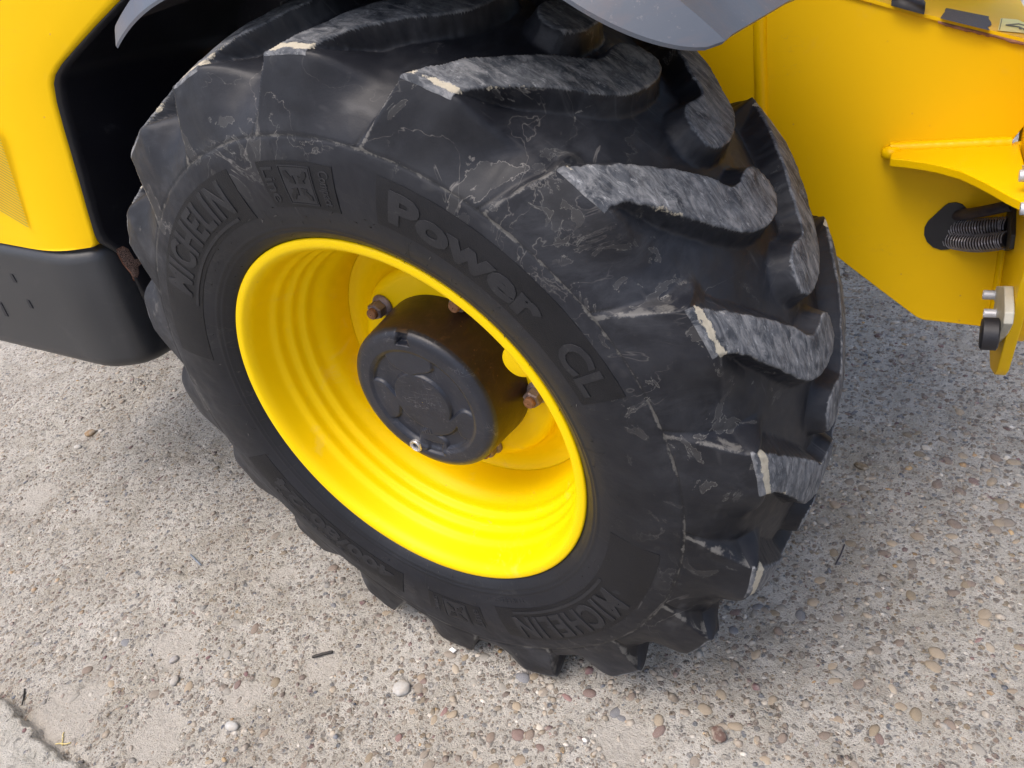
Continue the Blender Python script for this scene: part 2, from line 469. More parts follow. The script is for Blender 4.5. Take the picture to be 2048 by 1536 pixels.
def prism(name, pts, depth_vec, mat, parent, bevel=.004, seg=2, smooth=True):
    """pts: world points of a planar outline, extruded along depth_vec"""
    n = len(pts)
    v = [Vector(p) for p in pts] + [Vector(p) + depth_vec for p in pts]
    f = [tuple(range(n)), tuple(range(2 * n - 1, n - 1, -1))] + [(i, (i + 1) % n, n + (i + 1) % n, n + i) for i in range(n)]
    return pyd(name, v, f, mat, parent, smooth=smooth, bevel=bevel, seg=seg, autosmooth=38)


def tube(name, pts, r, mat, parent, n=12, cap=True):
    P = [Vector(p) for p in pts]
    V = []; Fc = []
    up = Vector((0.13, 0.21, .97))
    for i, p in enumerate(P):
        t = (P[min(i + 1, len(P) - 1)] - P[max(i - 1, 0)]).normalized()
        a = t.cross(up).normalized(); b = t.cross(a).normalized()
        rr = r[i] if isinstance(r, (list, tuple)) else r
        for k in range(n):
            w = 2 * PI * k / n
            V.append(p + a * math.cos(w) * rr + b * math.sin(w) * rr)
    for i in range(len(P) - 1):
        for k in range(n):
            Fc.append((i * n + k, i * n + (k + 1) % n, (i + 1) * n + (k + 1) % n, (i + 1) * n + k))
    if cap:
        Fc.append(tuple(range(n))); Fc.append(tuple(range(len(P) * n - 1, (len(P) - 1) * n - 1, -1)))
    return pyd(name, V, Fc, mat, parent, autosmooth=50)


def lathe(name, prof, mat, parent, n=160, origin=None, axis=None, closed=False, autosmooth=None):
    """prof: (y, r) pairs; by default about the wheel axis"""
    V = []; Fc = []
    if axis is None:
        ex, ez, ey, og = Vector((1, 0, 0)), Vector((0, 0, 1)), Vector((0, 1, 0)), Vector((0, 0, ZC))
    else:
        ey = Vector(axis).normalized(); og = Vector(origin)
        ex = ey.cross(Vector((.21, .13, .97))).normalized(); ez = ex.cross(ey)
    for (y, r) in prof:
        for k in range(n):
            w = 2 * PI * k / n
            V.append(og + ey * y + ex * (math.sin(w) * r) + ez * (math.cos(w) * r))
    m = len(prof)
    for i in range(m - 1):
        for k in range(n):
            Fc.append((i * n + k, i * n + (k + 1) % n, (i + 1) * n + (k + 1) % n, (i + 1) * n + k))
    if closed:
        Fc.append(tuple(range(n))); Fc.append(tuple(range(m * n - 1, (m - 1) * n - 1, -1)))
    return pyd(name, V, Fc, mat, parent, autosmooth=autosmooth)


def smoothprof(p, sub=4):
    """Catmull-Rom through (y, r) knots"""
    P = np.array(p, float); out = []
    for i in range(len(P) - 1):
        a, b, c, d = P[max(i - 1, 0)], P[i], P[i + 1], P[min(i + 2, len(P) - 1)]
        for k in range(sub):
            t = k / sub
            out.append(tuple(.5 * ((2 * b) + (c - a) * t + (2 * a - 5 * b + 4 * c - d) * t * t + (3 * b - a - 3 * c + d) * t ** 3)))
    out.append(tuple(P[-1]))
    return out


def wp(th, r, y):
    """wheel polar (degrees clockwise from the top, radius, axial) -> world"""
    return Vector((math.sin(th * D2R) * r, y, ZC + math.cos(th * D2R) * r))


# ------------------------------------------------------------------ ground
def build_ground():
    def axis_(lo, hi, step, far):
        c = np.arange(lo, hi + step / 2, step)
        g = []; d = step; x = 0
        while x < far:
            d *= 1.25; x += d; g.append(x)
        g = np.array(g)
        return np.concatenate([lo - g[::-1], c, hi + g])
    xs = axis_(-1.75, 1.25, .0055, 120.0); ys = axis_(-.80, 1.5, .0055, 120.0)
    X, Y = np.meshgrid(xs, ys)
    near = sstep(4, 1.5, np.abs(X) + 0) * sstep(4, 1.8, np.abs(Y))
    # corner of the next slab at the lower left, seen from the photo's corner
    P = [Zp(0, 1405), Zp(60, 1437), Zp(100, 1462), Zp(132, 1500), Zp(160, 1545)]
    ex = np.array([p.x for p in P]); ey = np.array([p.y for p in P])
    dist = np.full(X.shape, -1e3)
    x0, y0 = P[0].x, P[0].y; x1, y1 = P[-1].x, P[-1].y
    nx, ny = -(y1 - y0), (x1 - x0)
    L = math.hypot(nx, ny); nx /= L; ny /= L
    if nx * 0 + ny * 0 - (nx * x0 + ny * y0) > 0: nx, ny = -nx, -ny
    dist = (X - x0) * nx + (Y - y0) * ny + (fbm(X * 22, Y * 22, 4, 3) - .5) * .034 + .004
    slab = sstep(-.004, .006, dist)
    slab = slab * near
    sandn = fbm(X * 3.1 + 7, Y * 3.1, 4, 9)
    pits = [(120, 1440, .10), (300, 1480, .07), (350, 1290, .06), (480, 1400, .05), (640, 1330, .05), (60, 1000, .08), (560, 1150, .04), (1240, 1480, .05)]
    blob = np.zeros_like(X)
    for (px, py, r) in pits:
        q = Zp(px, py)
        blob = np.maximum(blob, np.exp(-(((X - q.x) ** 2 + (Y - q.y) ** 2) / r ** 2)))
    sand = sstep(.50, .72, blob * .75 + sandn * .45 + (fbm(X * 26, Y * 26, 3, 12) - .5) * .35)
    sand = sand * (1 - slab) * near
    h = (fbm(X * 2.2, Y * 2.2, 3, 1) - .5) * .012 + (fbm(X * 11, Y * 11, 4, 2) - .5) * .008 + (fbm(X * 60, Y * 60, 3, 5) - .5) * .0040
    h = h * (1 - .45 * sand) - .003 * sand
    crack = np.abs(fbm(X * 2.6 + 3, Y * 2.6 + 1, 5, 21) - .5)
    cgate = sstep(.50, .62, fbm(X * 1.6, Y * 1.6, 2, 30))
    h = h - .006 * (1 - sstep(0, .006, crack)) * cgate * (1 - slab)
    h = h + slab * .016 - .011 * np.exp(-(dist / .02) ** 2) * (1 - slab)
    h = h * near - .004
    V = np.stack([X, Y, h], -1).reshape(-1, 3)
    ny_, nx_ = X.shape
    idx = np.arange(nx_ * ny_).reshape(ny_, nx_)
    Fq = np.stack([idx[:-1, :-1], idx[:-1, 1:], idx[1:, 1:], idx[1:, :-1]], -1).reshape(-1, 4)
    o = npmesh('ground', V, Fq, 'ground')
    for nm, a in (('slab', slab), ('sand', sand)):
        at = o.data.attributes.new(nm, 'FLOAT', 'POINT'); at.data.foreach_set('value', a.ravel().astype(np.float32))
    o['kind'] = 'structure'
    ix = (-1.75, .0055, len(np.arange(-1.75, 1.25 + .00275, .0055)))
    cx0 = int(np.argmin(np.abs(xs + 1.75))); cy0 = int(np.argmin(np.abs(ys + .80)))
    def height(x, y):
        i = np.clip(((x + 1.75) / .0055).astype(int) + cx0, 0, nx_ - 1); j = np.clip(((y + .80) / .0055).astype(int) + cy0, 0, ny_ - 1)
        return h[j, i], slab[j, i], sand[j, i]
    return o, height


GROUND, gheight = build_ground()


def ico(sub):
    bm = bmesh.new(); bmesh.ops.create_icosphere(bm, subdivisions=sub, radius=1)
    V = np.array([v.co[:] for v in bm.verts]); Fc = np.array([[v.index for v in f.verts] for f in bm.faces]); bm.free()
    return V, Fc


PALETTE = np.array([(.20, .155, .11), (.25, .20, .14), (.165, .14, .115), (.29, .245, .19), (.135, .10, .08), (.27, .16, .06), (.36, .22, .07),
                    (.125, .075, .07), (.10, .11, .13), (.045, .055, .08), (.38, .35, .30), (.15, .075, .075), (.21, .20, .18), (.16, .125, .08), (.50, .47, .43)])
PW = np.array([12, 14, 11, 13, 7, 1.6, .5, 5, 4, 1.0, 8, 2.2, 13, 9, .5]); PW = PW / PW.sum()


def build_pebbles():
    # candidate positions over the ground the photo shows
    N = 52000
    x = rng.uniform(-2.6, 1.35, N); y = rng.uniform(-.85, 1.75, N)
    k = np.array(RC.transposed())
    d = np.stack([x - CAM.x, y - CAM.y, np.full(N, -CAM.z)], -1) @ np.array(RC)
    px = 1024 + F * d[:, 0] / d[:, 2]; py = 768 + F * d[:, 1] / d[:, 2]
    ok = (d[:, 2] > 0) & (px > -120) & (px < 2170) & (py > -50) & (py < 1660)
    dens = .50 + .55 * sstep(.35, .6, fbm(x * 2.5, y * 2.5, 3, 41))
    hh, sl, sa = gheight(x, y)
    dens = dens * (1 - .8 * sl) * (1 - .72 * sa)
    dens = dens * np.where(x > -.1, 1.25, .72)
    ok &= rng.uniform(0, 1, N) < dens
    x, y, hh = x[ok], y[ok], hh[ok]
    n = len(x)
    size = np.clip(rng.lognormal(math.log(.0046), .55, n) * np.where(x > -.10, 1.08, .86), .0020, .0140)
    dcam = np.sqrt((x - CAM.x) ** 2 + (y - CAM.y) ** 2 + CAM.z ** 2)
    app = size / dcam
    # crude hiding test: the wheel covers what lies beneath and behind it
    vis = ~((np.abs(x) < .42) & (y > .02) & (y < .42))
    order = np.argsort(-(app * vis))
    big = order[:300]; small = order[300:]
    cols = 1.25 * PALETTE[rng.choice(len(PALETTE), n, p=PW)] * rng.uniform(.78, 1.25, (n, 1))
    cols = cols * .72 + cols.mean(1, keepdims=True) * .28
    Vi2, Fi2 = ico(2); Vi1, Fi1 = ico(1)
    # big ones: individual objects, 14 shapes x palette share meshes
    meshes = {}
    for b in big:
        c = int(rng.integers(0, 44))
        if c not in meshes:
            ph = rng.uniform(0, 10, 3)
            nrm = 1 + .16 * np.sin(Vi1 @ rng.normal(0, 2.2, (3,)) + ph[0]) + .10 * np.sin(Vi1 @ rng.normal(0, 3.5, (3,)) + ph[1])
            Vi2b = Vi2
            nr2 = 1 + .14 * np.sin(Vi2b @ rng.normal(0, 1.8, (3,)) + ph[0]) + .08 * np.sin(Vi2b @ rng.normal(0, 3.0, (3,)) + ph[1])
            V = Vi2b * nr2[:, None] * np.array([1.0, rng.uniform(.52, .85), .34])
            me = bpy.data.meshes.new('pebble')
            me.from_pydata(V.tolist(), [], Fi2.tolist())
            me.polygons.foreach_set('use_smooth', [True] * len(me.polygons))
            me.materials.append(M['pebble'])
            at = me.color_attributes.new('pcol', 'FLOAT_COLOR', 'POINT')
            cc = 1.2 * PALETTE[rng.choice(len(PALETTE), p=PW)] * rng.uniform(.85, 1.15)
            at.data.foreach_set('color', np.tile([*cc, 1], len(V)).astype(np.float32))
            meshes[c] = me
        o = bpy.data.objects.new('pebble', meshes[c]); COL.objects.link(o); o.parent = GROUND
        s = float(size[b]) * 1.05
        o.location = (float(x[b]), float(y[b]), float(hh[b]) - rng.uniform(.10, .24) * s)
        o.scale = (s, s, s)
        o.rotation_euler = (random.uniform(-.15, .15), random.uniform(-.15, .15), random.uniform(0, 6.28))
    VS = []; FS = []; CS = []; off = 0
    for b in small:
        Vi, Fi = (Vi1, Fi1)
        s = size[b]
        a = rng.uniform(0, 6.28); ca, sa_ = math.cos(a), math.sin(a)
        q = Vi * (1 + .15 * np.sin(Vi @ rng.normal(0, 2.5, 3) + rng.uniform(0, 6)))[:, None]
        q = q * np.array([s, s * rng.uniform(.5, .95), s * .42])
        q = np.stack([q[:, 0] * ca - q[:, 1] * sa_, q[:, 0] * sa_ + q[:, 1] * ca, q[:, 2]], -1)
        q = q + np.array([x[b], y[b], hh[b] - .20 * s * rng.uniform(.3, 1.6)])
        VS.append(q); FS.append(Fi + off); off += len(Vi)
        CS.append(np.tile([*cols[b], 1], (len(Vi), 1)))
    o = npmesh('small_pebbles', np.concatenate(VS), np.concatenate(FS), 'pebble', GROUND)
    at = o.data.color_attributes.new('pcol', 'FLOAT_COLOR', 'POINT')
    at.data.foreach_set('color', np.concatenate(CS).astype(np.float32).ravel())
    o['kind'] = 'stuff'


build_pebbles()

# ------------------------------------------------------------------ the machine
LOADER = bpy.data.objects.new('wheel_loader', None); COL.objects.link(LOADER)
LOADER['label'] = 'yellow and dark grey construction machine with one big worn black tyre on a yellow rim'
LOADER['category'] = 'loader'

# tyre profile knots: outer skin (lug tops) and carcass between lugs
YC = .21
KO = [(.014, .318), (.006, .330), (-.003, .336), (-.010, .343), (-.016, .352), (-.022, .366), (-.0275, .385), (-.031, .41), (-.032, .435), (-.0305, .458), (-.0275, .475), (-.0245, .487),
      (-.020, .505), (-.0145, .530), (-.008, .556), (-.0035, .570), (-.0005, .5775), (.003, .5805), (.010, .583), (.03, .589), (.07, .5985), (.12, .6075), (.175, .6140), (.21, .6155)]
KC = [(.014, .318), (.006, .330), (-.003, .336), (-.010, .343), (-.016, .352), (-.022, .366), (-.0275, .385), (-.031, .41), (-.032, .435), (-.0305, .458), (-.0275, .475), (-.0245, .487),
      (-.0185, .500), (-.006, .519), (.012, .5365), (.021, .543), (.027, .547), (.032, .5495), (.039, .5525), (.055, .5600), (.087, .5700), (.127, .5800), (.177, .5885), (.21, .5905)]
SUBS = [2, 2, 3, 4, 5, 5, 5, 5, 5, 5, 5, 5, 7, 7, 5, 4, 3, 3, 6, 14, 18, 18, 10]


def resample(K):
    K = np.array(K); out = []
    for i in range(len(K) - 1):
        a, b, c, d = K[max(i - 1, 0)], K[i], K[i + 1], K[min(i + 2, len(K) - 1)]
        for k in range(SUBS[i]):
            t = k / SUBS[i]
            p = .5 * ((2 * b) + (c - a) * t + (2 * a - 5 * b + 4 * c - d) * t * t + (3 * b - a - 3 * c + d) * t ** 3)
            lin = b + (c - b) * t
            w = .25 if 11 <= i <= 18 else .0
            out.append(p * (1 - w) + lin * w)
    out.append(K[-1])
    return np.array(out)


PO = resample(KO); PC = resample(KC)
SIDE_R = PO[:, 1].copy(); SIDE_Y = PO[:, 0].copy()


def side_pt(th, r, off=0.0):
    """point on the outer sidewall at angle th (deg) and radius r, raised off"""
    k = np.interp(r, SIDE_R[:90], np.arange(90))
    y = np.interp(r, SIDE_R[:90], SIDE_Y[:90])
    y2 = np.interp(r + .004, SIDE_R[:90], SIDE_Y[:90]); y1 = np.interp(r - .004, SIDE_R[:90], SIDE_Y[:90])
    sl_ = (y2 - y1) / .008
    nl = math.hypot(1, sl_)
    return wp(th, r + off * sl_ / nl, y - off / nl)


LUGS = 18
T0 = 1.7
LUGPOLY = [(-.5, -.05), (-.05, 0), (2.2, .028), (7.8, .094), (12.0, .142), (14.2, .158), (15.1, .175), (14.7, .195), (14.4, .216), (15.4, .236), (17.6, .247), (19.6, .244),
           (20.8, .222), (21.0, .19), (20.5, .16), (19.0, .125), (13.3, .073), (8.2, .03), (6.7, .004), (6.5, -.05)]


def chaikin(P, k=2):
    for _ in range(k):
        Q = []
        n = len(P)
        for i in range(n):
            a, b = P[i], P[(i + 1) % n]
            if a[1] < .02 and b[1] < .02: Q += [a, b] if (not Q or Q[-1] != a) else [b]
            elif a[1] < .02: Q += [a, (a[0] * .25 + b[0] * .75, a[1] * .25 + b[1] * .75)]
            elif b[1] < .02: Q += [(a[0] * .75 + b[0] * .25, a[1] * .75 + b[1] * .25), b]
            else: Q += [(a[0] * .75 + b[0] * .25, a[1] * .75 + b[1] * .25), (a[0] * .25 + b[0] * .75, a[1] * .25 + b[1] * .75)]
        P = [q for i, q in enumerate(Q) if q != Q[i - 1]]
    return P


def poly_sdf(U, V, poly):
    P = np.array(poly); n = len(P)
    d = np.full(U.shape, 1e9); s = np.ones(U.shape)
    for i in range(n):
        a = P[i]; b = P[i - 1]
        ex, ey = b - a
        wx, wy = U - a[0], V - a[1]
        t = np.clip((wx * ex + wy * ey) / (ex * ex + ey * ey), 0, 1)
        bx, by = wx - ex * t, wy - ey * t
        d = np.minimum(d, bx * bx + by * by)
        c1 = V >= a[1]; c2 = V < b[1]; c3 = ex * wy > ey * wx
        flip = (c1 & c2 & c3) | (~c1 & ~c2 & ~c3)
        s = np.where(flip, -s, s)
    return s * np.sqrt(d)


def build_tyre():
    NTH = 1800
    th = np.arange(NTH) * 360.0 / NTH
    ks = len(PO)
    O = np.concatenate([PO, np.stack([2 * YC - PO[-2::-1, 0], PO[-2::-1, 1]], -1)])
    Cx = np.concatenate([PC, np.stack([2 * YC - PC[-2::-1, 0], PC[-2::-1, 1]], -1)])
    nr = len(O)
    TH, OY = np.meshgrid(th, O[:, 0]); _, OR = np.meshgrid(th, O[:, 1])
    near = np.arange(nr)[:, None] < ks
    near = np.broadcast_to(near, TH.shape)
    rowi = np.broadcast_to(np.arange(nr)[:, None], TH.shape)
    idxs = np.where(near, rowi, nr - 1 - rowi)               # row index counted from its own side
    RR = .595
    m = np.zeros(TH.shape); lug = -np.ones(TH.shape, int); wear = np.zeros(TH.shape); edge = np.zeros(TH.shape)
    poly = chaikin([(a * D2R * RR, b) for a, b in LUGPOLY])
    corner = sum(SUBS[:16])
    jagn = (fbm(TH * 1.15, OY * 110, 3, 51) - .5)
    for sidei in (0, 1):
        yy = OY if sidei == 0 else 2 * YC - OY
        for k in range(LUGS):
            t0 = T0 + 20 * k + (10.4 if sidei else 0)
            ph = (TH - t0 + 40) % 360 - 40
            jit = (hash2(np.array([k * 7 + sidei]), np.array([3]), 5)[0] - .5) * .9
            sel = (ph > -9) & (ph < 27)
            sel &= (idxs > sum(SUBS[:11])) | (near == (sidei == 0))
            cols = np.where(sel.any(0))[0]
            U = ph[:, cols] * D2R * RR; Vv = yy[:, cols]
            d = poly_sdf(U, Vv, poly) + jagn[:, cols] * .0030 * (1 + 1.4 * sstep(.09, .0, Vv)) + jit * .001
            t = np.clip((.0128 - d) / .0143, 0, 1)
            t = .75 * t ** 1.5 + .25 * (t * t * (3 - 2 * t))
            # only on rows of the tread; below the corner the shoulder wedge rules
            own = (near[:, cols] == (sidei == 0))
            ridx = idxs[:, cols]
            tread = (ridx >= corner - 3) | (~own)
            mt = np.where(tread, t, 0)
            r = OR[:, cols]
            crest = -4.2 * (1 - np.clip((r - .487) / .085, 0, 1))
            p2 = ph[:, cols] - crest
            rise = np.clip((p2 + 1.50) / 1.40, 0, 1)
            rise = .75 * rise ** 1.5 + .25 * (rise * rise * (3 - 2 * rise))
            fall = 1 - sstep(6.3, 15.2, p2)
            ms = rise * fall
            fade = 1 - sstep(-.002, .050, Vv)
            ms = ms * np.where(own, np.where(ridx >= corner - 3, fade, 1), 0)
            mm = np.maximum(mt, ms)
            cur = m[:, cols]
            upd = mm > cur
            lg = lug[:, cols]; lg[upd & (mm > .10)] = k + LUGS * sidei; lug[:, cols] = lg
            m[:, cols] = np.maximum(cur, mm)
            w = sstep(-.0012, .0025, -d) * (((ridx >= corner - 1)) | (~own))
            wear[:, cols] = np.maximum(wear[:, cols], w)
            # pale torn edge: along the shoulder corner and the lower edge near the tip
            seed = hash2(np.array([k + 31 * sidei]), np.array([9]), 11)[0]
            if not sidei: seed = {17: .8, 0: .95, 1: .7, 2: .15, 3: .9, 4: 1.05, 5: 1.3, 6: .1}.get(k, seed)     # tips torn unevenly
            e1 = np.exp(-((Vv - (.006 + .004 * seed)) / (.0038 + .0042 * seed)) ** 2) * sstep(.005, -.001, d) * (tread | (ridx > corner - 5))
            e2 = np.exp(-((d + .0010) / .0032) ** 2) * sstep(.14, .05, Vv) * sstep(-.01, .02, Vv) * (ph[:, cols] > 3 + Vv * 110) * .58
            e3 = np.exp(-((d + .0012) / .003) ** 2) * .34 * (Vv > 0)
            e = np.maximum(np.maximum(e1 * (.38 + .80 * seed), e2), e3) * (m[:, cols] > .5)
            edge[:, cols] = np.maximum(edge[:, cols], e)
    P = Cx[:, None, :] * (1 - m[..., None]) + O[:, None, :] * m[..., None]
    y = P[..., 0]; r = P[..., 1]
    # small undulations, moulded rings and grooves on the sidewall
    g = lambda c, w: np.exp(-((OR - c) / w) ** 2)
    lowr = (idxs < sum(SUBS[:12])) & near
    slit = np.zeros_like(y); pale = np.exp(-((OR - .4862) / .0026) ** 2) * near * .85
    for k in range(LUGS):
        p_ = (TH - (T0 + 20 * k) + 40) % 360 - 40
        cr = -4.2 * (1 - np.clip((OR - .487) / .085, 0, 1))
        q_ = (p_ - cr)
        reach = sstep(.482, .488, OR) * near * (idxs < corner - 2)
        slit = np.maximum(slit, np.exp(-((q_ + 1.46) / .15) ** 2) * reach * sstep(.535, .505, OR))
        pale = np.maximum(pale, np.exp(-((q_ + .35) / .8) ** 2) * reach * .8)
    slit = np.maximum(slit, np.exp(-((OR - .4862) / .0011) ** 2) * near * .8)
    slit = np.maximum(slit, np.exp(-((OR - .4700) / .0008) ** 2) * near * .45)
    slit = np.maximum(slit, np.exp(-((OR - .3525) / .0011) ** 2) * near * .5)
    slit = np.maximum(slit, np.exp(-((OR - .3600) / .0011) ** 2) * near * .5)
    dy = np.where(lowr, -.0016 * g(.3525, .0012) - .0016 * g(.360, .0012) + .0013 * g(.4860, .0011) - .0007 * g(.470, .0012) , 0)
    y = y + dy + slit * .0012 * near
    r = r + (fbm(TH * .35, OY * 28, 3, 61) - .5) * .0028 * sstep(.49, .52, OR)
    r = r + wear * (fbm(TH * 1.4, OY * 130, 3, 62) - .5) * .0010
    r = r + sstep(.56, .58, OR) * (fbm(TH * .16, OY * 16, 3, 64) - .5) * .006
    y = y + np.where(near, 1, -1) * (fbm(TH * .3, OR * 40, 3, 63) - .5) * .002 * sstep(.36, .42, OR)
    A_ = TH * D2R
    X = np.sin(A_) * r; Z = ZC + np.cos(A_) * r
    # squash on the ground, with a slight bulge of the sidewall
    low = sstep(.16, .0, Z)
    y = y + np.where(near, -1, 1) * .018 * low * sstep(.40, .50, r) * sstep(.20, .05, np.abs(np.where(near, y, 2 * YC - y)))
    Z = np.where(Z < .012, .012 - (.012 - Z) * .12, Z)
    Z = np.maximum(Z, .001)
    V = np.stack([X, y, Z], -1).reshape(-1, 3)
    idx = np.arange(nr * NTH).reshape(nr, NTH)
    j2 = np.roll(idx, -1, axis=1)
    Fq = np.stack([idx[:-1], idx[1:], j2[1:], j2[:-1]], -1).reshape(-1, 4)
    # smooth normals of the whole skin
    a = V[Fq[:, 0]]; b = V[Fq[:, 1]]; c = V[Fq[:, 2]]; d_ = V[Fq[:, 3]]
    fn = np.cross(c - a, d_ - b)
    N = np.zeros_like(V)
    for q in range(4):
        for ax in range(3):
            N[:, ax] += np.bincount(Fq[:, q], weights=fn[:, ax], minlength=len(V))
    N /= np.linalg.norm(N, axis=1)[:, None] + 1e-12
    cen = V.copy(); cen[:, 1] -= YC; cen[:, 2] -= ZC
    if (np.sum(N * cen, 1)).mean() < 0: N = -N; Fq = Fq[:, ::-1]
    # face -> lug
    lf = lug.reshape(-1)[Fq]
    fl = lf.max(1)
    tuvv = np.stack([A_ * .595, OY, np.zeros_like(OY)], -1).reshape(-1, 3)
    zone = (sstep(.395, .50, OR) * .85 + .10)
    zone = np.where(OR > .30, zone, 0)
    # the part of the tyre that was dragged through slurry (upper, outer) is greyer
    zone = zone * (.62 + .5 * sstep(.2, .8, fbm(TH * .04, OY * 3, 2, 71)))
    sidea = sstep(.47, .42, OR)
    attrs = dict(slit=slit.reshape(-1), pale=pale.reshape(-1), wear=wear.reshape(-1), edge=edge.reshape(-1), zone=zone.reshape(-1), side=sidea.reshape(-1))

    def make(name, mask, parent):
        f = Fq[mask]
        used, inv = np.unique(f, return_inverse=True)
        o = npmesh(name, V[used], inv.reshape(-1, 4), 'rubber', parent)
        o.data.normals_split_custom_set_from_vertices(N[used].astype(np.float32))
        for k_, v_ in attrs.items():
            at = o.data.attributes.new(k_, 'FLOAT', 'POINT'); at.data.foreach_set('value', v_[used].astype(np.float32))
        at = o.data.attributes.new('tuv', 'FLOAT_VECTOR', 'POINT'); at.data.foreach_set('vector', tuvv[used].astype(np.float32).ravel())
        return o
    ty = make('tyre', fl < 0, LOADER)
    for k in range(2 * LUGS):
        msk = fl == k
        if msk.sum() > 20: make('tread_lug', msk, ty)
    return ty


TYRE = build_tyre()


# ---- lettering moulded on the sidewall
def sidepanel(name, t0, t1, r0, r1, off, mat, parent, slant=0.0, n=None):
    nt_ = n or max(4, int(abs(t1 - t0) / 1.2)); nrr = 8
    V = []; Fc = []
    for layer, of in ((0, off), (1, -.002)):
        for i in range(nt_ + 1):
            for j in range(nrr + 1):
                r = r0 + (r1 - r0) * j / nrr
                t = t0 + (t1 - t0) * i / nt_ + slant * (j / nrr)
                V.append(side_pt(t, r, of))
    K = (nt_ + 1) * (nrr + 1)
    q = lambda i, j, l=0: l * K + i * (nrr + 1) + j
    for i in range(nt_):
        for j in range(nrr): Fc.append((q(i, j), q(i + 1, j), q(i + 1, j + 1), q(i, j + 1)))
        Fc.append((q(i, 0), q(i, 0, 1), q(i + 1, 0, 1), q(i + 1, 0))); Fc.append((q(i, nrr), q(i + 1, nrr), q(i + 1, nrr, 1), q(i, nrr, 1)))
    for j in range(nrr):
        Fc.append((q(0, j), q(0, j + 1), q(0, j + 1, 1), q(0, j, 1))); Fc.append((q(nt_, j), q(nt_, j, 1), q(nt_, j + 1, 1), q(nt_, j + 1)))
    return pyd(name, V, Fc, mat, parent, autosmooth=40)


def text_mesh(txt, bold=.0, shear=0, spacing=1.0):
    cu = bpy.data.curves.new('t', 'FONT'); cu.body = txt; cu.size = 1; cu.offset = bold; cu.shear = shear
    cu.space_character = spacing; cu.fill_mode = 'BOTH'; cu.extrude = .02; cu.resolution_u = 3
    ob = bpy.data.objects.new('t', cu); COL.objects.link(ob)
    dg = bpy.context.evaluated_depsgraph_get()
    me = bpy.data.meshes.new_from_object(ob.evaluated_get(dg))
    bpy.data.objects.remove(ob)
    bm = bmesh.new(); bm.from_mesh(me)
    bmesh.ops.remove_doubles(bm, verts=bm.verts, dist=1e-5)
    xs = [v.co.x for v in bm.verts]; ys = [v.co.y for v in bm.verts]
    x0, x1, y0, y1 = min(xs), max(xs), min(ys), max(ys)
    for yv in np.linspace(y0, y1, 7)[1:-1]:
        bmesh.ops.bisect_plane(bm, geom=bm.verts[:] + bm.edges[:] + bm.faces[:], plane_co=(0, yv, 0), plane_no=(0, 1, 0))
    for xv in np.linspace(x0, x1, max(4, len(txt) * 3))[1:-1]:
        bmesh.ops.bisect_plane(bm, geom=bm.verts[:] + bm.edges[:] + bm.faces[:], plane_co=(xv, 0, 0), plane_no=(1, 0, 0))
    for v in bm.verts:
        v.co.x = (v.co.x - x0) / (x1 - x0); v.co.y = (v.co.y - y0) / (y1 - y0); v.co.z = (v.co.z + .02) / .04
    bm.to_mesh(me); bm.free()
    return me


def sidetext(txt, t0, t1, r0, r1, off0, off1, mat, parent, name='raised_lettering', bold=.02, shear=0, spacing=1.0, radial=False):
    me = text_mesh(txt, bold, shear, spacing)
    for v in me.vertices:
        x, y, z = v.co
        if radial: t = t0 + (t1 - t0) * y; r = r1 + (r0 - r1) * x         # reads towards the rim
        else: t = t0 + (t1 - t0) * x; r = r0 + (r1 - r0) * y
        v.co = side_pt(t, r, off0 + (off1 - off0) * z)
    o = link(name, me, mat, parent, smooth=False)
    return o


def boxframe(t0, t1, r0, r1, parent, w=.0016, off=.0016):
    dt = w / .43 / D2R
    for a, b, c, d in ((t0, t1, r0, r0 + w), (t0, t1, r1 - w, r1), (t0, t0 + dt, r0 + w, r1 - w), (t1 - dt, t1, r0 + w, r1 - w)):
        sidepanel('panel_border', a, b, c, d, off, 'letter', parent, n=max(2, int(abs(b - a) / 1.5)))


P1 = sidepanel('lettering_panel', 20.2, 69.4, .400, .466, .0007, 'panel', TYRE)
sidetext('Power', 22.6, 52.6, .410, .455, .0003, .0017, 'letter', TYRE, bold=.045)
sidetext('CL', 58.0, 68.0, .412, .455, .0003, .0017, 'letter', TYRE, bold=.03)
for (ts, te, m0, m1) in ((-76, -13.0, -55.5, -17.2), (103, 165.0, 122.0, 160.2)):
    sidepanel('lettering_panel', ts, te, .384, .4585, .0007, 'panel', TYRE)
    sidetext('MICHELIN', m0, m1, .4015, .4525, .0003, .0019, 'letter', TYRE, bold=.030, spacing=1.12)
    sidepanel('underline_bar', m0 - 2, m1 - 1.2, .3905, .3955, .0017, 'letter', TYRE)
sidepanel('lettering_panel', -163, -109, .386, .446, .0007, 'panel', TYRE)
sidetext('400/80-24', -160, -117, .394, .424, .0003, .0016, 'letter', TYRE, bold=.035)
sidetext('(15.5/80-24)', -149, -119, .429, .4425, .0003, .0013, 'letter', TYRE, bold=.01)
sidetext('TUBELESS', 152.5, 164.5, .366, .3735, -.0005, .0008, 'letter', TYRE, bold=.0)
